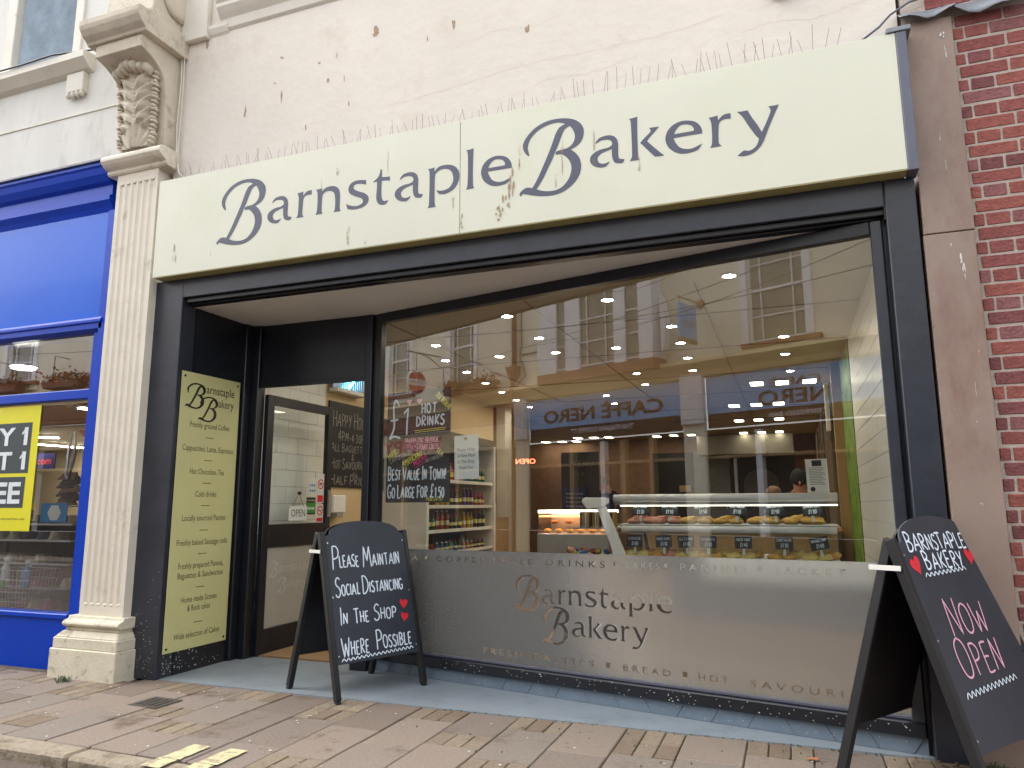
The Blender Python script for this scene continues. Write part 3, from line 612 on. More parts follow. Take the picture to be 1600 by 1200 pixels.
mb = MB().sweep_profile([(.1, .345), (-.15, .345), (-.172, .356), (-.18, .37), (-.172, .386), (-.15, .395), (-.13, .40), (-.125, .42), (.1, .42)], -4.995, -4.455).build('base_moulding', 'plinth_paint', pl, bevel=.003)
# shaft with flutes
xs0, xs1, yf = -4.93, -4.50, -.10; nf = 6; pts = [(xs0, .1), (xs0, yf)]
fwid = (xs1-xs0-.05)/nf
for j in range(nf):
    a = xs0+.025+j*fwid
    pts.append((a+.008, yf))
    for k in range(5): th = math.pi*(k/4); pts.append((a+fwid/2-(fwid/2-.010)*math.cos(th), yf+.010*math.sin(th)))
    pts.append((a+fwid-.008, yf))
pts += [(xs1, yf), (xs1, .1)]
# shaft leans in slightly as in the photograph's entasis: straight prism
MB().prism(pts, lambda a, b, h: (a, b, h), .50, 3.76).build('shaft', 'pilaster_paint', pl)
B(xs0+.001, xs1-.001, yf+.0005, .1, .42, .50).build('shaft_foot', 'pilaster_paint', pl); B(xs0+.001, xs1-.001, yf+.0005, .1, 3.76, 3.84).build('shaft_neck', 'pilaster_paint', pl)
mb = MB()
for j in range(nf):
    a = xs0+.025+j*fwid
    for zc, sgn in ((.50, 1), (3.76, -1)): mb.blob((a+fwid/2, yf+.001, zc), (fwid/2-.012, .004, .012), 8, 5)
mb.build('flute_ends', 'pilaster_paint', pl, smooth=True)
MB().sweep_profile([(.1, 3.84), (-.11, 3.84), (-.125, 3.855), (-.125, 3.875), (-.16, 3.89), (-.18, 3.905), (-.20, 3.93), (-.20, 3.955), (-.185, 3.975), (-.15, 3.985), (.1, 3.985)], -5.02, -4.40).build('capital', 'pilaster_paint', pl, bevel=.003)
# console: side profile in y-z extruded in x
def arc(pts): return smooth_pts([(a, b, False) for a, b in pts], False, 5)
cons = [(.1, 3.99), (-.10, 3.99)]+arc([(-.10, 3.99), (-.12, 4.15), (-.125, 4.3), (-.14, 4.45), (-.18, 4.58), (-.28, 4.66), (-.40, 4.70)])+[(-.40, 4.80), (.1, 4.80)]
MB().sweep_profile(cons, -4.93, -4.45).build('console', 'stone_carved', pl, bevel=.004)
MB().sweep_profile([(.1, 4.80), (-.42, 4.80), (-.43, 4.82), (-.47, 4.85), (-.50, 4.89), (-.51, 4.92), (-.51, 4.965), (-.46, 4.975), (.1, 5.0)], -5.0, -4.385).build('abacus', 'stone_carved', pl, bevel=.004)
MB().sweep_profile([(.1, 5.0), (-.30, 5.0), (-.34, 5.05), (-.30, 5.5), (.1, 5.6)], -4.94, -4.43).build('pedestal', 'stone_carved', pl, bevel=.01)
for xx in (-4.435,): MB().lathe([(.02, .0), (.15, .0), (.16, .02), (.10, .035), (.03, .03)], (xx, -.10, 5.24), 20, 'x').build('scroll', 'stone_carved', pl, smooth=True)
# acanthus: spine, leaf lobes, fan at the foot, curl at the top
def leaf_mesh(c, d, l, wd, th, seed, curl=.02):
    """pointed lobe starting at c, along direction d=(dx,dz), bulging outwards"""
    mb = MB(); c = Vector(c); d = Vector((d[0], 0, d[1])).normalized(); s = Vector((d.z, 0, -d.x)); n = 7; rows = []
    for i in range(n):
        t = i/(n-1); wv = wd*math.sin(math.pi*min(1, t*.85+.12))**.8; p = c+d*l*t+Vector((0, -(.012+th*math.sin(math.pi*t)+curl*t*t), 0))
        rows.append([p-s*wv, p-s*wv*.5+Vector((0, -th*.6, 0)), p+Vector((0, -th*.1, 0)), p+s*wv*.5+Vector((0, -th*.6, 0)), p+s*wv])
    vs = [tuple(v) for r in rows for v in r]
    mb.add(vs, [(i*5+j, i*5+j+1, i*5+j+6, i*5+j+5) for i in range(n-1) for j in range(4)])
    vs2 = [(v[0], v[1]+.03, v[2]) for v in vs]; o = len(mb.v); mb.add(vs2, [])
    return mb
def yprof(z):
    for (y0, z0), (y1, z1) in zip(cons[1:], cons[2:]):
        if z0 <= z <= z1 and z1 > z0: return y0+(y1-y0)*(z-z0)/(z1-z0)
    return -.38
xc = -4.69; q2 = random.Random(5)
# carved acanthus relief: fan of reeds at the foot, herringbone lobes above, rounded section
NU, NZ = 36, 64; vs = []
def relief(u, z):
    t = (z-4.0)/.66; body = .045*math.cos(u*math.pi/2*.96)
    fan = .5*(1+math.cos(9.5*math.atan2(u*.17, max(z-3.93, .02))*1.9)); lob = .5*(1+math.cos(2*math.pi*((z-4.0)/.098-abs(u)*1.15)))
    sub = .5*(1+math.cos(2*math.pi*((z-4.0)/.032-abs(u)*2.6)))
    k = min(1, max(0, (z-4.20+.10*abs(u))/.03)); d = body*(.6+.5*t)+(1-k)*.020*fan+k*(.04*lob*min(1, abs(u)*3)+.009*sub)
    if abs(u) < .09: d += .014*(1-abs(u)/.09)
    return d
for iz in range(NZ+1):
    z = 4.0+.66*iz/NZ; t = iz/NZ
    hw = .15+.03*t+.016*math.sin(2*math.pi*(z-4.0)/.098)*(1 if z > 4.2 else 0)
    for iu in range(NU+1):
        u = -1+2*iu/NU; vs.append((xc+u*hw, -.155-.05*t*t*t-relief(u, z)-(0 if abs(u) < .99 else -.05), z))
lf = MB(); lf.add(vs, [(i*(NU+1)+j, i*(NU+1)+j+1, (i+1)*(NU+1)+j+1, (i+1)*(NU+1)+j) for i in range(NZ) for j in range(NU)])
lf.box(xc-.15, xc+.15, -.16, -.1, 3.99, 4.6)
lf.build('acanthus_leaf', 'stone_carved', pl, smooth=True, fix=False)
for side in (-1, 1):
    for i in range(18):
        z = 4.03+i*.033; MB().blob((xc+side*(.155+.025*(z-4)/.6+.008*(i % 3)), -.165-.04*((z-4)/.66)**2, z), (.024, .034, .017), 7, 5, .15, i).build('lobe_tip', 'stone_carved', pl, smooth=True, fix=False)
for j in range(7):                                                     # rolled-over top of the leaf
    a = (j-3)*.045; MB().blob((xc+a*1.15, -.25-.02*math.cos(j-3), 4.65-.012*abs(j-3)), (.034, .075, .05), 9, 7, .06, j).build('curled_leaf', 'stone_carved', pl, smooth=True)
# ================================================================== BAKERY BUILDING: WALL
bb = thing('bakery_building', 'pinkish cream rendered upper wall above the bakery sign', 'building', (-2, 0, 3.7))
B(-4.45, .72, 0, .35, 3.66, 6.4).build('wall', 'cream_render', bb)
B(-4.43, -4.17, -.05, .0, 4.93, 6.4).build('wall_pilaster', 'cream_trim', bb, bevel=.006)
MB().sweep_profile([(0, 5.03), (-.03, 5.03), (-.03, 5.0), (-.015, 4.96), (0, 4.94)], -4.17, -3.98).build('return_moulding', 'cream_trim', bb)
MB().sweep_profile([(0, 5.22), (-.10, 5.22), (-.10, 5.18), (-.085, 5.16), (-.085, 5.13), (-.06, 5.09), (-.03, 5.05), (-.02, 4.98), (0, 4.96)], -4.05, 1.0 if False else -1.2).build('window_architrave', 'cream_trim', bb, bevel=.003)
B(-4.0, -1.2, -.03, .0, 5.22, 6.4).build('window_surround', 'cream_trim', bb)
B(.08, .2, -.05, .0, 4.15, 4.4).build('lamp_bracket', 'iron', bb, bevel=.006)
# bird droppings and chips: irregular raised marks on the render
def splat(mb, fr, a, b, wd, hh, qq, h=.001):
    n = 9; pts = []
    for i in range(n):
        t = 2*math.pi*i/n; pts.append((a+wd*.5*math.cos(t)*qq.uniform(.5, 1.2), b+hh*.5*math.sin(t)*qq.uniform(.6, 1.2)))
    mb.add([fr.p(x, y, h) for x, y in pts], [tuple(range(n))])
FW0 = Frame((0, 0, 0), (1, 0, 0), (0, 0, 1)); mb = MB(); q3 = random.Random(11)
for a, b, wd, hh in [(-3.77, 4.23, .02, .12), (-3.43, 4.27, .02, .08), (-2.62, 4.62, .05, .09), (-2.88, 4.30, .012, .05), (-2.83, 4.10, .012, .05), (-3.02, 4.32, .02, .05), (-2.0, 4.52, .03, .1), (-1.45, 4.35, .03, .08), (-3.2, 3.98, .015, .05), (-3.5, 4.4, .03, .015), (-3.45, 4.6, .04, .02), (-3.1, 4.48, .03, .015), (-2.95, 4.5, .01, .05), (-2.2, 4.45, .015, .05), (-4.2, 4.9, .03, .11)]:
    for _ in range(4): splat(mb, FW0, a+q3.uniform(-wd, wd)*.3, b+q3.uniform(-hh, hh)*.3, wd*q3.uniform(.3, .8), hh*q3.uniform(.4, .9), q3, .001+_*.0003)
mb.build('bird_dropping', 'drop_brown', bb, fix=False, kind='stuff')
# hairline cracks in the render
mb = MB()
for x0, z0, x1, z1 in ((-2.6, 4.02, -.2, 4.12), (-.1, 3.98, .68, 4.0), (-2.0, 4.35, -1.2, 4.39), (-1.6, 3.9, -.7, 3.97)):
    n = 40; pts = []; b = z0
    for i in range(n+1):
        t = i/n; pts.append((x0+(x1-x0)*t, z0+(z1-z0)*t+.02*math.sin(t*9+x0)+q3.uniform(-.008, .008)))
    ribbon(mb, FW0, pts, .0015, .0012)
mb.build('crack', mat('crack_shade', lin((206, 195, 184)), .95), bb, fix=False, kind='stuff')
mb = MB(); mb.tube([(-4.43, -.03, 4.95), (-4.41, -.03, 4.6), (-4.42, -.03, 4.2), (-4.40, -.03, 3.95), (-4.36, -.035, 3.80), (-4.28, -.06, 3.73)], .007, 6); mb.tube([(-4.40, -.03, 4.95), (-4.385, -.03, 4.5), (-4.39, -.03, 4.0), (-4.37, -.04, 3.76)], .005, 6)
tag(mb.build('wall_cable', 'cream_trim', smooth=True), 'pair of cream painted cables running down beside the carved bracket', 'cable')
mb = MB(); mb.tube([(.52, -.04, 3.74), (.62, -.05, 3.80), (.68, -.05, 3.86), (.78, -.04, 3.92), (.95, -.03, 3.95), (1.3, -.03, 3.98), (1.8, -.03, 4.0)], .006, 6)
tag(mb.build('roof_cable', 'grey_metal_trim', smooth=True), 'grey cable leading from the sign corner up over the brick wall', 'cable')

# ================================================================== FASCIA SIGN
fs = thing('fascia_sign', 'long pale yellow-green shop sign in two panels with dark slate lettering', 'shop sign', (-1.9, -.12, 3.3))
ZB, ZT = 2.925, 3.705
for x0, x1 in ((-4.445, -1.884), (-1.880, .683)):
    B(x0, x1, -.12, -.10, ZB, ZT).build('panel', 'sign_panel', fs, bevel=.002)
B(-4.44, .68, -.118, 0, ZB-.006, ZB-.001).build('bottom_edge', 'sign_edge', fs); B(-4.44, .68, -.098, 0, ZT-.03, ZT-.004).build('top_cap', 'grey_metal_trim', fs)
B(-4.44, .68, -.098, -.002, ZB, ZT-.031).build('backing', 'grey_metal_trim', fs)
B(.684, .735, -.125, 0, ZB-.01, ZT).build('end_cap', 'grey_metal_trim', fs, bevel=.003)
B(-4.46, -4.447, -.115, 0, ZB, ZT).build('end_cap', 'sign_panel', fs)
B(.64, .76, -.13, 0, ZT+.002, ZT+.03).build('cap_flashing', 'lead', fs, bevel=.003)
for gi, it in enumerate(SIGN):
    vs, fsx = fill2d(sign_contours([it], 0, 0, 1, 0, 0))
    MB().add([(x, -.1212, y) for x, y, z in vs], fsx).build('letter', 'sign_letter', fs, fix=False)
FSg = Frame((0, -.1225, 0), (1, 0, 0), (0, 0, 1)); mb = MB(); mb2 = MB()
for a, b, wd, hh in [(-4.25, 3.10, .03, .16), (-3.9, 3.05, .01, .04), (-2.82, 3.51, .02, .08), (-2.95, 3.42, .005, .1), (-2.42, 3.55, .006, .24), (-2.72, 3.02, .02, .14), (-2.58, 2.96, .01, .05), (-1.93, 3.14, .012, .1), (-1.87, 3.0, .02, .1), (-1.47, 3.38, .014, .16), (-1.19, 3.36, .014, .3), (-1.56, 3.12, .05, .16), (-1.6, 3.02, .06, .1), (-.985, 3.36, .012, .25), (-.715, 3.22, .014, .14), (-1.23, 3.18, .01, .1), (-1.52, 3.2, .04, .2)]:
    for _ in range(7):
        splat(mb if _ % 3 else mb2, FSg, a+q3.uniform(-wd, wd)*.5, b+q3.uniform(-hh, hh)*.42, wd*q3.uniform(.12, .4), hh*q3.uniform(.15, .45), q3, _*.0002)
mb.build('bird_dropping', 'drop_brown', fs, fix=False, kind='stuff'); mb2.build('pale_dropping', 'droppings', fs, fix=False, kind='stuff')
sp = thing('bird_spikes', 'row of thin wire bird spikes along the top of the bakery sign', 'bird spikes', (-1.9, -.06, 3.71))
B(-4.44, .4, -.075, -.045, 3.702, 3.708).build('spike_base', 'zinc', sp)
mb = MB(); x = -4.42
while x < .38:
    x += q3.choice((.028, .034, .045, .06)); hh = q3.uniform(.08, .14)+(.03 if x > -1 else 0); dx = q3.uniform(-.035, .035); dy = q3.uniform(-.05, .03)
    mb.tube([(x, -.06, 3.706), (x+dx, -.06+dy, 3.706+hh)], .0013, 3)
mb.build('spike', mat('spike_wire', lin((120, 96, 90)), .5), sp, kind='stuff', fix=False)

# ================================================================== BLACK SHOPFRONT
sf = thing('bakery_shopfront', 'black painted timber bakery shopfront with recessed entrance', 'shopfront', (-1.9, 0, 0))
B(-4.525, -4.235, -.03, .12, .0, 2.918).build('post', 'black_paint', sf, bevel=.005)
B(.575, .722, -.03, .12, -.02, 2.915).build('post', 'black_paint', sf, bevel=.005)
B(-4.233, .568, -.03, .10, 2.77, 2.915).build('beam', 'black_paint', sf, bevel=.004)
B(-4.233, .573, .0, .10, 2.735, 2.768).build('beam_moulding', 'black_paint_shaded', sf, bevel=.004)
B(-4.233, .573, .03, .10, 2.7235, 2.733).build('lower_beam_moulding', 'black_paint_shaded', sf, bevel=.004)
B(.5665, .5765, -.02, .06, 2.70, 2.912).build('joint_filler', 'print_black', sf); B(.5605, .60, .04, .118, .0, 2.72).build('frame_filler', 'black_paint_shaded', sf)
mb = MB()
for x, z in ((.60, 2.8), (.60, 2.35), (.70, 2.86), (.70, 2.5), (.63, 2.2), (.70, 2.05)): mb.lathe([(.004, -.001), (.004, .002)], (x, -.031, z), 6, 'y')
mb.build('nail_head', 'print_black', sf, fix=False)
SA = Vector((-3.0, .80, 0)); SBp = Vector((.56, .05, 0)); sd_ = (SBp-SA).normalized(); FWN = Frame(SA, sd_, (0, 0, 1)); WL = (SBp-SA).length
MB().prism([(-4.24, .101), (.56, .101), (.50, .12), (-2.98, .86), (-4.24, .86)], lambda a, b, h: (a, b, h), 2.724, 2.76).build('soffit', 'soffit_paint', sf)
B(-4.30, -4.23, .12, .80, .0, 2.721).build('reveal_panel', 'black_paint_shaded', sf)
B(-4.235, -4.20, .66, .74, .0, 2.72).build('reveal_post', 'black_paint_shaded', sf, bevel=.006)
B(-4.228, -4.13, .745, .84, .0, 2.72).build('door_jamb', 'black_paint_shaded', sf, bevel=.006)
B(-4.128, -3.085, .775, .83, 2.20, 2.72).build('transom_panel', 'black_paint_shaded', sf, bevel=.003)
B(-4.128, -3.085, .76, .774, 2.18, 2.21).build('transom_bead', 'black_paint_shaded', sf, bevel=.003)
mb = MB(); slab(mb, FWN, -.085, .0, .0, 2.72, -.06, .02); mb.box(-3.11, -3.05, .765, .84, 0, 2.72); mb.build('door_mullion', 'black_paint_shaded', sf, bevel=.004)
B(-3.13, -2.98, .70, .80, .0, .16).build('mullion_block', 'black_paint_shaded', sf, bevel=.006)
# big window
mb = MB(); slab(mb, FWN, .0, .09, .045, 2.72, -.03, .03); mb.build('window_stile', 'black_paint_shaded', sf, bevel=.004)
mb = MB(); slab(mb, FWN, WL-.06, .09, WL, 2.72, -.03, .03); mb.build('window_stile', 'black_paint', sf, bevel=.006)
mb = MB(); slab(mb, FWN, .045, 2.645, WL-.06, 2.72, -.03, .03); mb.build('window_head', 'black_paint_shaded', sf, bevel=.004)
mb = MB(); slab(mb, FWN, .0, .085, WL, .155, -.03, .05); mb.build('window_sill', 'black_paint_shaded', sf, bevel=.006)
mb = MB(); slab(mb, FWN, .045, .156, WL-.06, .172, -.02, .012); mb.build('glazing_bead', 'grey_metal_trim', sf, bevel=.002)
mb = MB(); slab(mb, FWN, .045, .172, WL-.06, 2.645, -.003, .003); mb.build('window_pane', 'window_glass', sf, fix=False)
# stall riser with painted slanting tiles
mb = MB(); slab(mb, FWN, .0, .0, WL, .084, -.03, .016); rs = mb.build('stall_riser', 'tile_paint', sf)
x = .0; sl = .05; k = 0
while x < WL-.05:
    wv = .2; s0 = sl if (k//3) % 2 == 0 else -sl; s1 = sl if ((k+1)//3) % 2 == 0 else -sl
    x1 = min(x+wv, WL)
    poly = [(max(x-s0/2, 0)+.002, .004), (x1-s1/2-.002, .004), (min(x1+s1/2, WL)-.002, .081), (max(x+s0/2, 0)+.002, .081)]
    MB().prism(poly, FWN.p, .0165, .021).build('tile', 'tile_paint', rs, bevel=.0012); x = x1; k += 1
# entrance platform
struct(MB().prism([(-4.235, -.002), (.574, -.002), (.574, .06), (-2.98, .80), (-3.0, .88), (-4.235, .88)], lambda a, b, h: (a, b, h), -.03, .003).build('entrance_floor', 'floor_paint'))
# frosted film with cut-out lettering (holes in the film)
cts = [[(.046, .173), (WL-.061, .173), (WL-.061, .905), (.046, .885)]]
cts += sign_contours(SIGN[:10], -3.854, 3.111, .472, 1.27, .525)
cts += sign_contours(SIGN[10:], -1.47, 3.113, .472, 1.485, .335)
def film_text(body, a, b, size, width, **kw):
    vs, _, es = text2d(body, False, **kw); ls = loops(vs, es); x0 = min(v[0] for v in vs); x1 = max(v[0] for v in vs); s = width/(x1-x0)
    return [[((x-x0)*s+a, y*size+b) for x, y in c] for c in ls]
def sq(a, b, s): return [[(a, b), (a+s, b), (a+s, b+s), (a, b+s)]]
z1 = .803
for bd, a, wd in (('TEA', .20, .24), ('COFFEE', .61, .42), ('COLD', 1.16, .27), ('DRINKS', 1.52, .42), ('CAKES', 2.07, .225), ('PANINIS', 2.425, .385), ('JACKET', 2.965, .36)): cts += film_text(bd, a, z1+a*.0075, .055, wd, space=1.6)
for a in (.50, 1.09, 2.0, 2.325, 2.875): cts += sq(a, z1+.012+a*.0075, .022)
for bd, a, wd in (('FRESH', 1.02, .30), ('PASTIES', 1.42, .43), ('BREAD', 2.045, .30), ('HOT', 2.51, .17), ('SAVOURIES', 2.80, .60)): cts += film_text(bd, a, .215, .055, wd, space=1.5)
for a in (1.93, 2.415): cts += sq(a, .222, .03)
vs, fsx = fill2d(cts, .0015)
MB().add([FWN.p(x, y, .0055+z) for x, y, z in vs], fsx).build('frosted_film', 'frosted_film', sf, fix=True)
# soft white outlines are not printed; pastie sign letters on lower left are faint only
# reveal plaque
FP = Frame((-4.229, .012, 0), (0, 1, 0), (0, 0, 1))
t = thing('menu_plaque', 'tall narrow yellow-green plaque listing food on the left side wall of the entrance', 'sign', (-4.229, .3, 1.2))
mb = MB(); slab(mb, FP, .0, .165, .63, 2.215, 0, .004); mb.build('plate', 'plaque_yellow', t, bevel=.001)
for a, b in ((.03, .195), (.60, .195), (.03, 2.18), (.60, 2.18)): mb = MB(); disc(mb, FP, a, b, .009, .004, .008, 8); mb.build('screw', 'print_black', t)
mb = MB()
for tx, tz, s in ((.045, 1.95, .40), (.185, 1.862, .40)):
    vs, fsx = fill2d(sign_contours([SIGN[0]], -3.854, 3.111, s, 0, 0)); x0 = min(v[0] for v in vs)
    mb.add([FP.p((x-x0)*1.2+tx, (y)*1.0+tz, .0055+tz*1e-4) for x, y, z in vs], fsx)
put_text(mb, FP, 'arnstaple', .255, 2.075, .095, .31, .0055); put_text(mb, FP, 'akery', .39, 1.98, .095, .175, .0055)
mb.build('emblem', 'print_black', t, fix=False)
mb = MB(); lines = [('Freshly ground Coffee', 1.80, .42), ('Cappuccino, Latte, Espresso', 1.62, .54), ('Hot Chocolate, Tea', 1.445, .36), ('Cold drinks', 1.275, .22), ('Locally sourced Pasties', 1.095, .45), ('Freshly baked Sausage rolls', .915, .52), ('Freshly prepared Paninis,', .745, .46), ('Baguettes & Sandwiches', .675, .46), ('Home made Scones', .50, .36), ('& Rock cakes', .435, .23), ('Wide selection of Cakes', .245, .46)]
for s_, b, wd in lines: put_text(mb, FP, s_, .32-wd/2, b, .062, wd, .0055)
for b in (1.725, 1.55, 1.375, 1.205, 1.02, .845, .60, .345): rect(mb, FP, .275, b, .365, b+.005, .0055)
mb.build('lettering', mat('print_olive', lin((92, 92, 60)), .6), t, fix=False)
# paint splashes low on the black timber
mb = MB()
for _ in range(120):
    x = abs(q3.gauss(0, .25)); z = abs(q3.gauss(0, .14))
    if x < .62: splat(mb, FP, x, z+.03, q3.uniform(.003, .014), q3.uniform(.003, .012), q3, .0006)
for _ in range(60): splat(mb, Frame((-4.3, -.0305, 0), (1, 0, 0), (0, 0, 1)), q3.uniform(-.2, .06), abs(q3.gauss(.1, .3)), .006, .006, q3, .0006)
for _ in range(110): splat(mb, Frame(FWN.p(0, 0, .0505), FWN.u, (0, 0, 1)), q3.uniform(.6, 3.6), q3.uniform(.09, .15), q3.uniform(.003, .01), q3.uniform(.003, .008), q3, .0006)
for _ in range(60): splat(mb, Frame(FWN.p(0, 0, .0215), FWN.u, (0, 0, 1)), q3.uniform(.6, 3.6), q3.uniform(.01, .08), q3.uniform(.003, .008), q3.uniform(.003, .006), q3, .0006)
mb.build('paint_splash', 'spot_white', sf, fix=False, kind='stuff')

# ================================================================== DOOR (opened inwards against the left wall)
dr = thing('shop_door', 'black framed glass shop door standing open inwards', 'door', (-4.12, .8, 0))
X0, X1 = -4.135, -4.09
for y0, y1, z0, z1 in ((.845, .925, .012, 2.14), (1.72, 1.80, .012, 2.14)): B(X0, X1, y0, y1, z0, z1).build('stile', 'black_paint_shaded', dr, bevel=.003)
for z0, z1 in ((.012, .21), (.86, 1.05), (2.06, 2.14)): B(X0, X1, .926, 1.719, z0, z1).build('rail', 'black_paint_shaded', dr, bevel=.003)
B(-4.115, -4.110, .926, 1.719, 1.05, 2.06).build('upper_pane', 'door_glass', dr, fix=False)
B(-4.115, -4.110, .926, 1.719, .21, .86).build('lower_pane', mat('frosted_panel', lin((172, 172, 164)), .35, .04, 2), dr)
B(X1, X1+.03, 1.74, 1.765, 1.1, 1.35).build('handle', 'steel', dr, bevel=.004)
FD = Frame((-4.1095, 0, 0), (0, 1, 0), (0, 0, 1))
mb = MB(); vs, fsx = fill2d(sign_contours(SIGN[:10], -3.854, 3.111, .26, 0, 0)); mb.add([FD.p(x+.98, y+.62, .001) for x, y, z in vs], fsx)
vs, fsx = fill2d(sign_contours(SIGN[10:], -1.47, 3.113, .26, 0, 0)); mb.add([FD.p(x+1.1, y+.48, .001) for x, y, z in vs], fsx); mb.build('etched_name', mat('etch', lin((196, 196, 188)), .4), dr, fix=False)
FDf = Frame((-4.108, 0, 0), (0, 1, 0), (0, 0, 1))
t = thing('open_card', 'small white handwritten OPEN card hanging from a string on the door glass', 'sign', (-4.1, 1.3, 1.1))
mb = MB(); slab(mb, FDf, 1.20, 1.075, 1.46, 1.20, 0, .003); mb.build('card', 'paper', t)
mb = MB(); put_text(mb, FDf, 'OPEN', 1.23, 1.11, .09, .20, .005); mb.build('lettering', 'print_grey', t, fix=False)
MB().tube([FDf.p(1.25, 1.20, .002), FDf.p(1.33, 1.31, .002), FDf.p(1.41, 1.20, .002)], .002, 4).build('string', 'board_side', t)
mb = MB(); disc(mb, FDf, 1.33, 1.315, .015, 0, .02, 10); mb.build('hook', 'board_side', t)
def sticker(a0, b0, a1, b1, lab, red=None, m='paper', no=True):
    t = thing('door_sticker', lab, 'sticker', FDf.p(a0, b0))
    mb = MB(); slab(mb, FDf, a0, b0, a1, b1, 0, .001); mb.build('sheet', m, t)
    if red:
        ca, cb, r = (a0+a1)/2, b0+(b1-b0)*.64, (a1-a0)*.42
        mb = MB()
        for k in range(20):
            t0, t1 = 2*math.pi*k/20, 2*math.pi*(k+1)/20
            mb.add([FDf.p(ca+r*math.cos(t0), cb+r*1.0*math.sin(t0), .0022), FDf.p(ca+r*math.cos(t1), cb+r*math.sin(t1), .0022), FDf.p(ca+r*.76*math.cos(t1), cb+r*.76*math.sin(t1), .0022), FDf.p(ca+r*.76*math.cos(t0), cb+r*.76*math.sin(t0), .0022)], [(0, 1, 2, 3)])
        ribbon(mb, FDf, [(ca-r*.6, cb+r*.6), (ca+r*.6, cb-r*.6)], r*.2, .0026); rect(mb, FDf, a0+.01, b0+.008, a1-.01, b0+(b1-b0)*.26, .0022)
        mb.build('red_ring', 'chalk_red', t, fix=False)
        mb = MB()
        if red == 'dog': mb.add([FDf.p(ca+x*r, cb+y*r, .0018) for x, y in ((-.5, .1), (-.3, .25), (.25, .2), (.35, .4), (.5, .35), (.45, .1), (.35, -.4), (.25, -.4), (.2, -.05), (-.2, -.05), (-.3, -.4), (-.4, -.4), (-.42, 0))], [tuple(range(13))])
        else: rect(mb, FDf, ca-r*.55, cb-r*.08, ca+r*.5, cb+r*.08, .0018)
        mb.build('symbol', 'print_black', t, fix=False)
    return t
sticker(1.60, 1.23, 1.71, 1.50, 'white and red no dogs sticker on the door glass', 'dog'); sticker(1.60, .97+.08, 1.71, 1.22, 'white and red no smoking sticker below the no dogs sticker', 'cig')
t = sticker(1.48, 1.31, 1.58, 1.45, 'white payment card sticker at the door edge')
mb = MB()
for j, m_ in enumerate(('chalk_red', 'poster_blue', 'sign_green')):
    for k in range(2): rect(mb, FDf, 1.49+.03*j, 1.33+.05*k, 1.51+.03*j, 1.35+.05*k, .002)
mb.build('card_logos', 'poster_blue', t, fix=False)
t = thing('hygiene_sticker', 'black and bright green rating sticker on the door glass', 'sticker', FDf.p(1.46, 1.13)); mb = MB(); slab(mb, FDf, 1.45, 1.125, 1.585, 1.28, 0, .001); mb.build('sheet', 'print_black', t)
mb = MB(); rect(mb, FDf, 1.46, 1.14, 1.575, 1.23, .002); mb.build('green_field', 'sign_green', t, fix=False); mb = MB()
for k in range(5): rect(mb, FDf, 1.468+k*.021, 1.17, 1.482+k*.021, 1.19, .003)
put_text(mb, FDf, 'FOOD HYGIENE', 1.462, 1.245, .02, .11, .002); mb.build('marks', 'paper', t, fix=False)
tag(B(-4.34, -3.11, .885, 1.75, .0, .014).build('door_mat', 'coir'), 'brown coir entrance mat just inside the open door', 'doormat')

# ================================================================== RIGHT SIDE: BROWN PILASTER, BRICK WALL
bp = thing('brown_pilaster', 'dull brown painted flat pilaster with a horizontal seam, between black post and brickwork', 'pilaster', (.85, 0, 0))
B(.738, .97, -.025, .1, -.02, 2.585).build('panel', 'brown_pilaster', bp, bevel=.003); B(.742, .974, -.022, .1, 2.592, 3.80).build('panel', 'brown_pilaster', bp, bevel=.003)
mb = MB()
for a, b, wd, hh in [(.90, 2.42, .035, .10), (.905, 2.36, .02, .08), (.86, 2.52, .01, .03), (.92, 3.7, .03, .05), (.93, 3.6, .012, .08), (.86, 3.1, .008, .15), (.875, 2.95, .006, .1), (.90, 1.75, .006, .12), (.87, 1.2, .02, .015), (.89, 1.6, .01, .01), (.93, 1.95, .01, .02)]:
    for _ in range(5): splat(mb, Frame((0, -.0262, 0), (1, 0, 0), (0, 0, 1)), a+q3.uniform(-wd, wd)*.3, b+q3.uniform(-hh, hh)*.4, wd*q3.uniform(.12, .4), hh*q3.uniform(.15, .5), q3, _*.0003)
mb.build('white_splash', 'spot_white', bp, fix=False, kind='stuff')
mb = MB()
for _ in range(60): splat(mb, Frame((0, -.0262, 0), (1, 0, 0), (0, 0, 1)), .742+abs(q3.gauss(0, .004)), q3.uniform(1.0, 3.7), .005, q3.uniform(.008, .04), q3, 0)
mb.build('chipped_edge', 'droppings', bp, fix=False, kind='stuff')
bw = thing('brick_wall', 'red brick wall with pale mortar at the right edge of the bakery', 'brick wall', (1.5, 0, 0))
B(.976, 4.5, .0025, .35, -.1, 6.4).build('mortar_bed', 'mortar', bw)
ql = random.Random(21); cache = {}
def brick(x0, x1, z, h=.062):
    kind = (round(x1-x0, 2), ql.randrange(5))
    if kind not in cache:
        l = x1-x0; jj = [ql.uniform(-.0022, .0022) for _ in range(8)]
        mb = MB().hexa([(jj[0], -.001+jj[1]*.5, jj[2]), (l+jj[3], -.001, jj[4]), (l, .02, 0), (0, .02, 0)], [(jj[5], -.006, h+jj[6]), (l+jj[7], -.001+jj[1]*.5, h+jj[0]), (l, .02, h), (0, .02, h)])
        o = mb.build('brick', 'brick', None, bevel=.003); cache[kind] = o.data; bpy.data.objects.remove(o)
    o = bpy.data.objects.new('brick', cache[kind]); COL.objects.link(o); o.parent = bw; o['_o'] = tuple(bw['_o'])
    o.location = Vector((x0, 0, z))-Vector(bw['_o'])
nb = 0
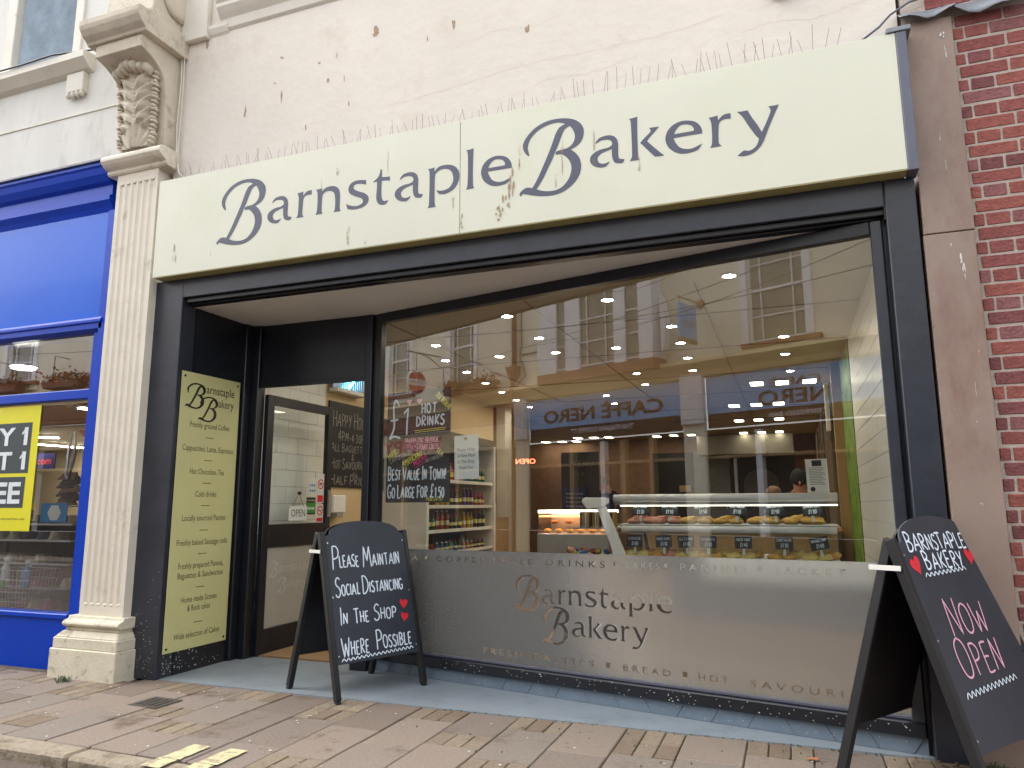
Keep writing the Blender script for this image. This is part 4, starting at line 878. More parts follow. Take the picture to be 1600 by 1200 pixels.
for r_ in range(52):
    z = -.02+r_*.0752
    if z > 3.74: break
    x = .977; o_ = ql.uniform(-.003, .003)
    seq = [(.016, .215), (.102, .215), (.102, .215)] if r_ % 2 == 0 else [(.05, .0), (.102, .0), (.215, .102)]
    if r_ % 2 == 0: items = [.0, .215, .102, .215, .102]; x += .016
    else: items = [.047, .102, .215, .102, .215]
    for l in items:
        if l == 0: continue
        if x > 1.55: break
        brick(x, x+l, z+o_); x += l+.012; nb += 1
for r_ in range(4):
    x = .80 if r_ % 2 else .86
    for l in (.215, .102, .215): brick(x, x+l, 3.875+r_*.0752); x += l+.012
B(.74, .975, .0025, .35, 3.80, 6.4).build('mortar_bed', 'mortar', bw)
lf_ = thing('lead_flashing', 'crumpled grey lead flashing dressed over the top of brown pilaster and brickwork', 'lead flashing', (1.1, 0, 3.8))
def wavy_sheet(x0, x1, zt, zb, ph, seed):
    qq = random.Random(seed); n = 26; vs = []; ro = 5
    for i in range(n+1):
        t = i/n; x = x0+(x1-x0)*t; lip = zb-.028*math.sin(math.pi*t)**.7+.01*math.sin(9*t+ph)
        for j in range(ro):
            s = j/(ro-1); vs.append((x, .01-.075*s-.012*math.sin(7*t+ph)*s, zt+(lip-zt)*s**1.5+qq.uniform(-.003, .003)))
    mb = MB(); mb.add(vs, [(i*ro+j, (i+1)*ro+j, (i+1)*ro+j+1, i*ro+j+1) for i in range(n) for j in range(ro-1)])
    o = mb.build('lead_sheet', 'lead', lf_, smooth=True, fix=False)
    md = o.modifiers.new('s', 'SOLIDIFY'); md.thickness = .004
wavy_sheet(.72, .99, 3.875, 3.825, 0, 1); wavy_sheet(.985, 1.285, 3.87, 3.80, 2, 2); wavy_sheet(1.275, 1.9, 3.875, 3.825, 1, 3)
# object at the far right edge: dark strapped bundle hung on the brickwork
t = thing('utility_bundle', 'dark green grey canvas bundle with white straps at the right edge against the brickwork', 'bundle', (1.33, -.2, 1.1))
mb = MB(); mb.blob((1.335, -.16, 1.13), (.10, .07, .14), 12, 9, .10, 3); mb.build('bag', mat('canvas', lin((70, 76, 62)), .9, .2, 20, .5, 60), t, smooth=True)
for k in range(3): MB().tube([(1.27+k*.02, -.23, 1.07), (1.265+k*.03, -.24, .95), (1.28+k*.02, -.24, .78-.03*k)], .006, 5).build('strap', 'paper', t, smooth=True)

# ================================================================== BAKERY INTERIOR
rm = thing('bakery_room', 'warm cream interior of the bakery behind its big window', 'room', (-2, 7, 0))
B(-6.8, .9, .125, 13.9, 2.775, 2.95).build('ceiling', 'ceiling_interior', rm)
for p in ((.62, .80, .125, 13.9),): B(p[0], p[1], p[2], p[3], -.02, 2.774).build('side_wall', 'cream_interior', rm)
B(-4.52, -4.36, .81, 6.6, -.02, 2.774).build('left_wall', 'cream_interior', rm); B(-6.8, -4.525, 6.6, 6.75, -.02, 2.774).build('left_return_wall', 'cream_interior', rm)
B(-6.95, -6.8, 6.6, 13.9, -.02, 2.774).build('far_left_wall', 'cream_interior', rm); B(-6.95, .8, 13.6, 13.8, -.02, 2.774).build('back_wall', 'brown_wood', rm)
flo = struct(B(-6.9, .75, .86, 13.7, -.04, -.002).build('shop_floor', 'wood_floor'))
struct(MB().prism([(-2.98, .861), (.62, .12), (.62, .861)], lambda a, b, h: (a, b, h), -.04, -.002).build('window_bed', 'wood_floor'))
FR_ = Frame((.62, 0, 0), (0, -1, 0), (0, 0, 1)); FL_ = Frame((-4.36, 0, 0), (0, 1, 0), (0, 0, 1))
B(.612, .6195, .12, 3.22, -.0, 2.77).build('grout_bed', 'grout', rm); B(-4.3595, -4.352, .845, 2.02, -.0, 2.77).build('grout_bed', 'grout', rm)
tc = {}
def tile(x0, x1, y0, y1, z0, z1):
    key = (round(y1-y0, 3), round(z1-z0, 3))
    if key not in tc:
        o = B(0, .008, 0, y1-y0, 0, z1-z0).build('tile', 'white_gloss', None, bevel=.0015); tc[key] = o.data; bpy.data.objects.remove(o)
    o = bpy.data.objects.new('tile', tc[key]); COL.objects.link(o); o.parent = rm; o['_o'] = tuple(rm['_o']); o.location = Vector((x0, y0, z0))-Vector(rm['_o'])
    o.rotation_euler = (rnd.uniform(-.001, .001), rnd.uniform(-.002, .002), rnd.uniform(-.003, .003))
for r_ in range(18):
    for c_ in range(11):
        y0 = .125+c_*.3-(.15 if r_ % 2 else 0); y1 = y0+.297; y0 = max(y0, .125); y1 = min(y1, 3.22)
        if y1-y0 > .03: tile(.603, .611, y0, y1, r_*.153+.002, r_*.153+.151)
for r_ in range(18):
    for c_ in range(5):
        y0 = .85+c_*.3-(.15 if r_ % 2 else 0); y1 = y0+.297; y0 = max(y0, .85); y1 = min(y1, 2.02)
        if y1-y0 > .03 and r_ > 0: tile(-4.351, -4.343, y0, y1, r_*.153+.002, r_*.153+.151)
def cpy(o, parent=None):
    c = o.copy(); COL.objects.link(c); c.parent = parent
    for ch in list(o.children): cpy(ch, c)
    return c
# ceiling grooves
mb = MB()
for y in (1.9, 3.3, 4.9, 6.5, 8.2, 9.9): mb.box(-4.3, .6, y, y+.012, 2.768, 2.774)
for x in (-3.2, -1.85, -.55): mb.box(x, x+.012, 1.0, 13.5, 2.767, 2.7735)
mb.build('ceiling_joint', 'brown_wood', rm)
# downlights
dl = thing('downlight', 'small round recessed ceiling spotlight glowing in the bakery ceiling', 'ceiling light', (-.3, .92, 2.773), 'round ceiling spotlights')
MB().lathe([(.062, 0), (.062, -.006), (.046, -.008), (.046, 0)], (-.3, .92, 2.773), 18).build('trim_ring', 'zinc', dl, smooth=True)
MB().lathe([(.043, -.001), (.043, -.0035)], (-.3, .92, 2.773), 18).build('bulb', 'lamp_warm', dl)
DLS = [(-1.23, 1.21), (-2.13, 1.39), (-3.5, 1.35), (.04, 3.04), (.05, 3.92), (-.89, 2.25), (-.91, 2.97), (-.94, 3.75), (-.98, 4.54), (-1.55, 2.96), (-1.64, 4.49), (-1.69, 5.35), (-2.14, 2.26), (-2.19, 2.96), (-2.4, 6.12), (-2.48, 7.01), (-2.81, 2.94), (-3.77, 6.07), (-3.85, 6.91), (-3.69, 5.27), (-3.61, 4.47), (-3.51, 3.65), (-3.44, 2.92), (-3.2, 2.2), (.1, 5.0)]
dls = [dl]
for x, y in DLS: o = cpy(dl); o.location = (x, y, 2.773); dls.append(o)
def row_labels(obs, what):
    obs.sort(key=lambda o: o.location.y); rows = []
    for o in obs:
        if rows and o.location.y-rows[-1][0].location.y < .45: rows[-1].append(o)
        else: rows.append([o])
    for i, r in enumerate(rows):
        r.sort(key=lambda o: o.location.x)
        for j, o in enumerate(r): o['label'] = '%s, %s row back from the window, %s from the left' % (what, ORD[i], ORD[j])
row_labels(dls, 'round ceiling spotlight')
# rectangular panel lights at the back
plt = thing('panel_light', 'small square glowing panel light in the rear ceiling of the bakery', 'ceiling light', (0, 5.78, 2.773), 'square ceiling panel lights')
B(-.09, .09, 5.62, 5.94, 2.755, 2.773).build('trim', 'poster_blue' if False else 'zinc', plt); B(-.078, .078, 5.635, 5.925, 2.751, 2.7545).build('diffuser', 'lamp_panel', plt)
pls = [plt]
for x, y in [(-.31, 5.75), (.33, 5.78), (-.74, 7.91), (-.4, 7.89), (-.07, 7.86), (-.80, 10.13), (-.45, 10.1), (-.09, 10.08), (-.86, 12.64), (-.48, 12.64), (-.12, 12.64), (-2.78, 12.75), (-2.38, 12.66), (-1.99, 12.66), (-4.57, 12.44), (-4.2, 12.5), (-3.86, 12.56), (-5.6, 13.2), (-5.2, 13.25), (-4.85, 13.3)]: o = cpy(plt); o.location = (x, y, 2.773); pls.append(o)
row_labels(pls, 'square rear ceiling light')
# green banner and timber strips on the right wall
t = thing('green_banner', 'tall green leafy banner on the right wall beyond the white tiles', 'banner', (.6, 4, 1.5))
B(.606, .618, 3.27, 4.55, .05, 2.72).build('sheet', 'banner_green', t); B(.60, .619, 3.235, 3.262, .02, 2.75).build('edge_strip', 'print_black', t)
t = thing('timber_post', 'pale tan timber boards on the right wall between green banner and dark wood', 'timber post', (.55, 4.8, 1.3))
B(.52, .618, 4.7, 4.85, .0, 2.77).build('board', 'tan_wood', t, bevel=.004); B(.56, .618, 4.95, 5.2, .0, 2.6).build('board', 'tan_wood', t, bevel=.004)
t = thing('bark_panel', 'dark brown rough wooden cladding on the right wall of the shop', 'wall panel', (.5, 6.5, 1.3))
for k in range(6): B(.42+.02*(k % 2), .618, 5.5+k*.35, 5.84+k*.35, .0, 2.3-.02*k).build('plank', mat('bark', lin((74, 58, 40)), .85, .5, 16, .8, 30, stretch=(1, 1, .15)), t, bevel=.006)
t = thing('blue_bag', 'bright blue folded sheet hanging high on the right wall of the shop', 'sheet', (.5, 5.3, 2.4)); MB().add([(.52, 5.0, 2.62), (.55, 5.35, 2.66), (.58, 5.6, 2.2), (.50, 5.5, 1.95), (.47, 5.15, 2.05)], [(0, 1, 2, 3, 4)]).build('sheet', 'poster_blue', t)
B(.46, .50, 5.02, 5.2, 2.05, 2.6).build('white_card', 'paper', t)
# menu boards on left wall
t = thing('happy_hour_board', 'black chalkboard reading happy hour half price on the left inner wall', 'chalkboard', (-4.35, 2.5, 1.8))
mb = MB(); slab(mb, FL_, 2.09, 1.39, 2.92, 2.27, .004, .02); mb.build('panel', 'board_side', t, bevel=.002)
FX = Frame(FL_.p(0, 0, .021), FL_.u, (0, 0, 1)); mb = MB()
hand(mb, FX, 'HAPPY HOUR', 2.16, 2.02, .13, .66, .008, 0, 1.35, seed=4); hand(mb, FX, '4PM-4.30PM', 2.26, 1.87, .09, .58, .007, 0, 1.2, seed=5)
hand(mb, FX, 'ALL BAGUETTES', 2.14, 1.76, .07, .68, .006, 0, 1.2, seed=6); hand(mb, FX, '&', 2.52, 1.68, .06, .04, .006, 0); hand(mb, FX, 'HOT SAVOURIES', 2.15, 1.585, .08, .66, .007, 0, 1.3, seed=8)
hand(mb, FX, 'ALL', 2.55, 1.52, .035, .10, .004, 0); hand(mb, FX, 'HALF PRICE', 2.15, 1.42, .085, .68, .009, 0, 1.3, seed=9); mb.build('chalk_writing', 'chalk_grey', t, fix=False)
t = thing('second_menu_board', 'second black chalkboard just right of the happy hour board', 'chalkboard', (-4.35, 3.3, 1.8))
mb = MB(); slab(mb, FL_, 2.97, 1.37, 3.7, 2.2, .004, .02); mb.build('panel', 'board_side', t, bevel=.002)
mb = MB(); hand(mb, FX, 'GO LARGE', 3.0, 1.98, .11, .6, .008, 0, 1.2); hand(mb, FX, 'FOR', 3.05, 1.8, .06, .15, .006, 0); hand(mb, FX, 'TEA COFFEE', 3.02, 1.64, .05, .4, .005, 0); hand(mb, FX, 'HOT DRINKS', 3.0, 1.48, .04, .4, .004, 0); mb.build('chalk_writing', 'chalk_grey', t, fix=False)
t = thing('insect_killer', 'wall mounted white insect killer lamp glowing blue above the chalkboards', 'insect killer', (-4.3, 2.4, 2.45))
B(-4.35, -4.24, 2.08, 2.62, 2.36, 2.40).build('tray', 'white_gloss', t); B(-4.35, -4.30, 2.08, 2.62, 2.401, 2.66).build('back_plate', 'zinc', t)
mb = MB(); mb.tube([(-4.27, 2.32, 2.42), (-4.27, 2.5, 2.60)], .014, 8); mb.build('tube_lamp', 'lamp_blue', t)
mb = MB()
for k in range(14): mb.box(-4.245, -4.24, 2.1+k*.038, 2.104+k*.038, 2.401, 2.65)
mb.build('grille', 'zinc', t, kind='stuff')
t = thing('soap_dispenser', 'small translucent white dispenser on the wall below the happy hour board', 'dispenser', (-4.3, 2.2, 1.2)); B(-4.35, -4.26, 2.1, 2.33, 1.13, 1.31).build('body', 'white_gloss', t, bevel=.012); B(-4.35, -4.25, 2.16, 2.27, 1.09, 1.129).build('nozzle', 'zinc', t, bevel=.006)
# drinks chiller
ch = thing('drinks_chiller', 'tall open drinks chiller with pale grey side panel against the left wall', 'chiller', (-4.06, 4, 0))
B(-4.35, -3.78, 3.2, 3.25, .0, 2.0).build('side_panel', mat('panel_grey', lin((228, 228, 222)), .5, .03), ch, bevel=.004); B(-4.35, -3.78, 5.2, 5.25, .0, 2.0).build('side_panel', 'panel_grey', ch); B(-4.35, -4.30, 3.251, 5.199, .0, 2.0).build('back', 'dark_body', ch); B(-4.35, -3.78, 3.2, 5.25, 2.001, 2.08).build('top', 'dark_brown', ch); B(-4.299, -3.8, 3.251, 5.199, .0, .35).build('base', 'dark_body', ch)
SHZ = (.36, .66, .92, 1.20, 1.50)
for z in SHZ[1:]:
    B(-4.299, -3.82, 3.251, 5.199, z-.02, z).build('shelf', 'tan_wood', ch); B(-3.819, -3.805, 3.251, 5.199, z-.03, z+.008).build('price_strip', 'paper', ch)
nbt = ['orange', 'blue', 'green', 'red', 'dark cola', 'yellow', 'black', 'purple']
for ti, z in enumerate(SHZ[1:]):
    for j in range(15):
        k = (j//3+ti*2) % 8; y = 3.32+j*.125+rnd.uniform(-.015, .015); h = (.20 if ti != 0 else .11)*(.8+.12*((j//3+ti) % 3)); x = -3.90
        mb = MB().lathe([(.026, 0), (.03, .01), (.03, h*.6), (.012, h*.88), (.012, h)], (x, y, z+.001), 8); mb.cur = 1; mb.lathe([(.014, h), (.014, h+.012)], (x, y, z+.001), 8)
        mb.cur = 2; mb.lathe([(.0308, h*.25), (.0308, h*.5)], (x, y, z+.001), 8)
        tag(mb.build('drinks_bottle', ['drink%d' % k, 'paper' if k % 2 else 'chalk_red', 'paper' if j % 2 else 'chalk_yellow'], smooth=False, fix=False), '%s drinks bottle, %s along the %s shelf of the chiller' % (nbt[k], ORD[j], ['lowest', 'second', 'third', 'top'][ti]), 'bottle', 'bottles in the chiller')
# partition, hot cabinet, posters
pr = thing('partition_wall', 'partition wall with painted-in pinkish brown reflection and a pale upright edge towards the back of the shop', 'wall', (-4, 8, 0))
B(-4.9, -4.35, 6.76, 7.0, 0, 2.77).build('panel', mat('salmon', lin((186, 132, 96)), .7, .05), pr); B(-4.345, -4.2, 6.7, 7.0, 0, 2.77).build('edge', 'cream_trim', pr)  # salmon tone paints in the brown street reflection over a beige wall
hc = thing('hot_food_cabinet', 'heated food cabinet with red glowing lamps over pasties', 'heated cabinet', (-2.7, 5, 0))
B(-3.1, -2.15, 5.0, 5.6, 0, .84).build('base', 'steel', hc, bevel=.01); B(-3.1, -2.15, 5.05, 5.6, 1.10, 1.14).build('top_shelf', 'case_light', hc); B(-3.1, -2.15, 5.1, 5.5, 1.05, 1.065).build('heat_lamp', 'heat_glow', hc)
for x in (-3.1, -2.16): B(x, x+.015, 5.02, 5.58, .841, 1.099).build('end_pane', 'case_glass', hc, fix=False)
B(-3.084, -2.161, 5.57, 5.585, .841, 1.099).build('back_panel', 'steel', hc); B(-3.084, -2.161, 5.04, 5.55, .955, .965).build('glass_shelf', 'case_glass', hc, fix=False)
for j in range(6): tag(MB().blob((-3.0+j*.15, 5.15, .872), (.055, .04, .03), 8, 6, .05, j).build('pasty', 'pastry', smooth=True), 'golden pasty, %s from the left under the heat lamps' % ORD[j], 'pasty', 'pasties in the hot cabinet')
for j in range(4): tag(MB().blob((-2.95+j*.2, 5.3, .985), (.06, .04, .02), 8, 6, .05, j).build('dark_roll', 'brown_wood', smooth=True), 'dark roll, %s from the left on the glass shelf of the hot cabinet' % ORD[j], 'roll', 'rolls on the glass shelf')
t = thing('black_menu_screen', 'black menu panel hanging at the back of the shop above a blue poster', 'menu board', (-3.3, 8, 1.7)); B(-3.66, -3.0, 8.0, 8.03, 1.28, 2.10).build('panel', 'board_side', t); mb = MB()
FZ = Frame((-3.6, 7.998, 1.4), (1, 0, 0), (0, 0, 1)); hand(mb, FZ, 'MENU', .1, .45, .1, .4, .01); hand(mb, FZ, 'TEA', .15, .3, .06, .2, .008); mb.build('writing', 'print_grey', t, fix=False)
t = thing('blue_poster', 'dark blue poster with small pale writing below the black menu panel', 'poster', (-3.4, 7.9, 1.2)); B(-3.62, -3.2, 7.9, 7.92, .95, 1.50).build('sheet', 'cloth_navy', t); mb = MB(); FZ = Frame((-3.6, 7.898, .95), (1, 0, 0), (0, 0, 1))
for k in range(6): put_text(mb, FZ, 'fresh today', .05, .08+k*.07, .05, .3, .002)
mb.build('writing', 'chalk_grey', t, fix=False)
t = thing('microwave', 'small grey microwave on the shelf by the chiller', 'microwave', (-4, 5.6, 1.1)); B(-4.30, -3.95, 5.4, 5.7, 1.04, 1.24).build('case', 'panel_grey', t, bevel=.008); B(-4.28, -4.08, 5.392, 5.399, 1.07, 1.21).build('door', 'board_side', t)
B(-4.35, -3.85, 5.3, 5.95, 0, 1.035).build('cupboard', 'tan_wood', tag(t, t['label'], t['category']))
mat('bright_steel', lin((232, 234, 236)), .22, .03, metal=.85)
mat('rail_silver', lin((214, 218, 222)), .35, .03, metal=.15)
# counter display case
dc = thing('display_case', 'long glass fronted refrigerated pastry case with silver rails facing the window', 'display case', (-.5, 2.1, 0))
CX0, CX1 = -1.38, .34
B(CX0, CX1, 1.92, 2.75, .0, .42).build('plinth', 'dark_body', dc, bevel=.01); MB().sweep_profile([(1.84, .422), (2.75, .422), (2.75, .66), (1.885, .66), (1.84, .62)], CX0, CX1).build('upper_body', 'white_gloss', dc, bevel=.004); B(CX0, CX1, 1.90, 2.72, .661, .775).build('deck', 'white_gloss', dc, bevel=.006)
MB().tube([(CX0, 1.92, 1.255), (CX1, 1.92, 1.255)], .033, 12).build('top_rail', 'rail_silver', dc, smooth=True); B(CX0, CX1, 1.93, 2.0, 1.20, 1.222).build('lower_rail', 'zinc', dc, bevel=.003)
B(CX0+.05, CX1, 1.93, 1.95, 1.19, 1.198).build('case_lamp', 'case_light', dc)
B(CX0, CX1, 1.98, 2.5, 1.258, 1.268).build('top_glass', 'case_glass', dc, fix=False)
B(CX0+.02, CX1, 1.93, 2.45, 1.03, 1.045).build('shelf', 'steel', dc, bevel=.003); MB().tube([(CX0+.06, 1.915, 1.005), (CX1-.02, 1.915, 1.005)], .028, 10).build('shelf_rail', 'rail_silver', dc, smooth=True)
B(CX0, CX1, 1.895, 1.901, .78, 1.23).build('front_glass', 'case_glass', dc, fix=False)
for x in (-1.15, -.98, .0): MB().hexa([(x, 2.1, .776), (x+.03, 2.1, .776), (x+.03, 2.13, .776), (x, 2.13, .776)], [(x-.10, 2.4, 1.03), (x-.07, 2.4, 1.03), (x-.07, 2.43, 1.03), (x-.10, 2.43, 1.03)]).build('shelf_strut', 'zinc', dc)
# slanted end cabinet to the left with a white bracket
MB().prism([(-1.62, 1.265), (-1.645, 1.25), (-1.65, 1.225), (-1.60, 1.165), (-1.46, 1.185), (-1.42, 1.22), (-1.42, 1.26)], lambda a, b, h: (a, h, b), 1.88, 1.92).build('bracket_head', 'white_gloss', dc, bevel=.006)
MB().prism([(-1.525, 1.19), (-1.445, 1.19), (-1.31, .86), (-1.28, .78), (-1.39, .78), (-1.41, .87)], lambda a, b, h: (a, h, b), 1.885, 1.915).build('bracket_arm', 'white_gloss', dc, bevel=.004)
mb = MB(); mb.add([(-1.70, 1.9, 1.20), (-1.92, 1.9, .78), (-1.32, 1.9, .78), (-1.46, 1.9, 1.2)], [(0, 1, 2, 3)]); mb.build('end_glass', 'case_glass', dc, fix=False)
B(-1.92, -1.385, 1.9, 2.75, .0, .775).build('end_body', 'dark_body', dc, bevel=.01); B(-1.80, -1.40, 1.95, 2.5, 1.0, 1.012).build('end_shelf', 'steel', dc)
for k in range(14):
    x = -1.70+k*.022; z0 = 1.013
    tag(B(x, x+.012, 2.0, 2.14, z0, z0+.13).build('wrapped_bar', ['drink4', 'drink5', 'paper', 'pastry'][k % 4]), '%s wrapped bar, %s from the left at the slanted end of the case' % (['dark', 'golden', 'white', 'orange'][k % 4], ORD[k]), 'snack bar', 'wrapped bars')
for k, a in enumerate(sorted(rnd.uniform(-1.84, -1.42) for _ in range(16))):
    tag(MB().blob((a, 1.94+rnd.uniform(0, .25), .80+rnd.uniform(0, .03)), (.035, .03, .024), 7, 5, .15, k).build('sweet_bag', ['chalk_red', 'drink5', 'poster_blue', 'pastry_pink', 'petal_yellow', 'drink3'][k % 6]), '%s sweet packet, %s from the left in the heap at the case end' % (['red', 'yellow', 'blue', 'pink', 'gold', 'crimson'][k % 6], ORD[k]), 'sweets', 'sweet packets')
LB = ['pale iced', 'golden', 'sugared', 'pink glazed']
def pastry(x, y, z, k, s=1., lab=''):
    mb = MB(); qq = random.Random(int(x*1000+z*100)); m = ['pastry_pale', 'pastry', 'pastry_pale', 'pastry_pink'][k % 4] if k != 3 or x < -.8 else 'pastry'
    mb.blob((x, y, z+.024*s), (.07*s, .05*s, .03*s), 10, 6, .14, int(x*999)); mb.blob((x+.02*s, y-.01, z+.045*s), (.035*s, .03*s, .016*s), 7, 5, .2, int(x*77))
    tag(mb.build('pastry', m, smooth=True), lab, 'pastry', 'pastries in the display case')
names = ['one', 'two', 'three', 'four', 'five', 'six', 'seven']
xs_up = [-1.18, -.96, -.72, -.47, -.20, .07, .25]
for i, x in enumerate(xs_up):
    for j in range(3 if i < 6 else 1): pastry(x+(j-1)*.062+rnd.uniform(-.01, .01), 2.02+.05*(j % 2), 1.046+.018*(j == 1), (i*2+1) % 4 if i > 1 else 3, rnd.uniform(.85, 1.1), '%s pastry, %s in the clump by the %s price card of the upper shelf' % (LB[(i*2+1) % 4 if i > 1 else 3], ORD[j], ['first', 'second', 'third', 'fourth', 'fifth', 'sixth', 'last'][i]))
for i, x in enumerate([-1.2, -.98, -.78, -.60, -.36, -.05, .20]):
    for j in range(4): pastry(x+(j-1.5)*.055, 2.0+.05*(j % 2), .776+.012*(j % 2), (i+j) % 4, rnd.uniform(.85, 1.05), '%s pastry, %s in the clump by the %s price card of the lower deck' % (LB[(i+j) % 4], ORD[j], ['first', 'second', 'third', 'fourth', 'fifth', 'sixth', 'last'][i]))
def card(x, z, tilt, txt, price, lab, w_=.14, h_=.10, y=1.97):
    t = thing('price_card', lab, 'price card', (x, y, z), 'black price cards'); c, s = math.cos(tilt), math.sin(tilt); F2 = Frame((x, y, z), (c, 0, s), (-s, 0, c))
    mb = MB(); slab(mb, F2, -w_/2, 0, w_/2, h_, -.003, 0); mb.build('card', 'slate_card', t)
    mb = MB(); hand(mb, F2, txt, -w_*.42, h_*.62, h_*.2, w_*.82, .004, .002, seed=int(x*50)); hand(mb, F2, price, -w_*.2, h_*.15, h_*.3, w_*.4, .005, .002); mb.build('writing', 'chalk_white', t, fix=False)
    MB().prism([(-.012, -.05), (.012, -.05), (.008, .012), (-.008, .012)], F2.p, -.012, -.004).build('clip', 'paper', t)
mat('slate_card', lin((40, 52, 62)), .6)
up = [(-1.17, 'JAM RING', '£1.30', 0), (-.93, 'LATTICE', '£1.50', -.02), (-.66, 'BELGIAN BUN', '£1.50', .1), (-.40, 'ICED FINGER', '£1.10', -.06), (-.11, 'KING CUSTARD', '£1.50', .06), (.16, 'LEMON BUN', '£1.30', .08)]
for i, (x, a, p, tl) in enumerate(up): card(x, 1.115, tl, a, p, 'black price card standing on the upper shelf, %s from the left' % ['first', 'second', 'third', 'fourth', 'fifth', 'sixth'][i])
dn = [(-1.22, 'COOKIE', '£1.00', 0), (-.98, 'ROCK CAKE', '£1.10', .04), (-.80, 'SCONE', '£1.10', .05), (-.63, 'SAUSAGE', '£1.30', -.02), (-.36, 'CHEESE TWIST', '£1.40', 0), (-.06, 'CORN SALAD', '£1.30', 0), (.20, 'BAKEWELL TART', '£1.40', .18)]
for i, (x, a, p, tl) in enumerate(dn): card(x, .86, tl, a, p, 'black price card by the lower deck, %s from the left' % ['first', 'second', 'third', 'fourth', 'fifth', 'sixth', 'last'][i], .13, .095, 1.945)
# leaflet holder on top of the case
t = thing('notice_stand', 'white notice standing on top of the display case at its right end', 'notice', (.21, 1.95, 1.28)); F2 = Frame((.135, 1.94, 1.285), (1, 0, .02), (.12, 0, 1))
mb = MB(); slab(mb, F2, 0, 0, .155, .26, -.004, 0); mb.build('sheet', 'paper', t); mb = MB(); rect(mb, F2, .045, .205, .115, .25, .001); outdisc(mb, F2, .04, .03, .018, .001); mb.build('dark_logo', 'print_black', t, fix=False); mb = MB()
for k in range(11): rect(mb, F2, .022, .065+k*.0125, .135-(k % 3)*.012, .069+k*.0125, .001)
mb.build('print_lines', 'print_grey', t, fix=False)
# back of shop: dark doorway, globe lamp, grey door, hood, dark kitchen
t = thing('dark_doorway', 'black opening at the back of the shop with a globe lamp inside', 'doorway', (-2.5, 13.5, 1)); B(-3.02, -2.08, 13.5, 13.58, 0, 2.42).build('opening', 'print_black', t); MB().blob((-2.8, 13.35, 1.82), (.11, .11, .11), 12, 8).build('globe_lamp', 'globe', t, smooth=True) if emis('globe', (1, .75, .4), .9) is None else None
B(-2.4, -2.15, 13.4, 13.45, 1.5, 1.65).build('pale_card', 'tan_wood', t)
t = thing('grey_door', 'tall mid grey door at the back of the shop', 'door', (-1.6, 13.5, 1)); B(-2.06, -1.25, 13.45, 13.55, 0, 2.45).build('leaf', mat('mid_grey', lin((120, 124, 130)), .4), t); B(-1.36, -1.32, 13.43, 13.45, 1.1, 1.25).build('handle', 'steel', t)
t = thing('extractor_hood', 'brushed metal extractor hood over the dark kitchen opening', 'extractor hood', (-.5, 13, 2.4)); B(-1.9, .15, 12.9, 13.58, 2.32, 2.75).build('canopy', 'hood_steel', t)
t = thing('kitchen_opening', 'dark kitchen opening below the extractor hood with a pale arch inside', 'opening', (-.5, 13.5, 1)); B(-1.2, .15, 13.5, 13.58, 0, 2.30).build('recess', 'print_black', t); MB().prism([(-.95, 0), (-.2, 0), (-.2, 1.7)]+[(-.575+.375*math.cos(k*math.pi/8), 1.7+.3*math.sin(k*math.pi/8)) for k in range(1, 8)]+[(-.95, 1.7)], lambda a, b, h: (a, h, b), 13.45, 13.49).build('arch', mat('arch_grey', lin((84, 82, 84)), .5), t); B(-1.15, -1.08, 13.4, 13.49, 0, 2.25).build('pipe', 'steel', t)
t = thing('back_counter', 'brown timber work counter behind the display case', 'counter', (-.6, 4.4, 0)); B(-1.6, .45, 4.3, 4.9, 0, .92).build('body', 'tan_wood', t, bevel=.006); B(-1.65, .5, 4.25, 4.95, .921, .96).build('top', 'salmon', t, bevel=.004)
t = thing('coffee_machine', 'black coffee machine with steel front on the back counter', 'coffee machine', (-.3, 4.5, .96)); B(-.45, .15, 4.4, 4.8, .961, 1.30).build('body', 'board_side', t, bevel=.02); B(-.42, .12, 4.38, 4.399, 1.18, 1.27).build('panel', 'steel', t); MB().tube([(-.25, 4.38, 1.15), (-.25, 4.30, 1.10)], .015, 8).build('spout', 'steel', t)
MB().blob((-.16, 4.4, 1.345), (.08, .08, .06), 8, 6).build('hopper', 'brown_wood', t, smooth=True)
t = thing('open_sign', 'small red neon open sign glowing in the shop, seen in reverse', 'neon sign', (-3.5, 5.9, 1.9)); FZ = Frame((-3.42, 5.9, 1.80), (-1, 0, 0), (0, 0, 1)); mb = MB(); put_text(mb, FZ, 'OPEN', 0, 0, .10, .30, .0); mb.build('neon_tube', 'neon_red', t, fix=False); B(-3.74, -3.40, 5.905, 5.91, 1.77, 1.90).build('backing', 'case_glass', t)
MB().tube([(-3.58, 5.907, 1.90), (-3.58, 5.907, 2.76)], .003, 4).build('wire', 'board_side', t)
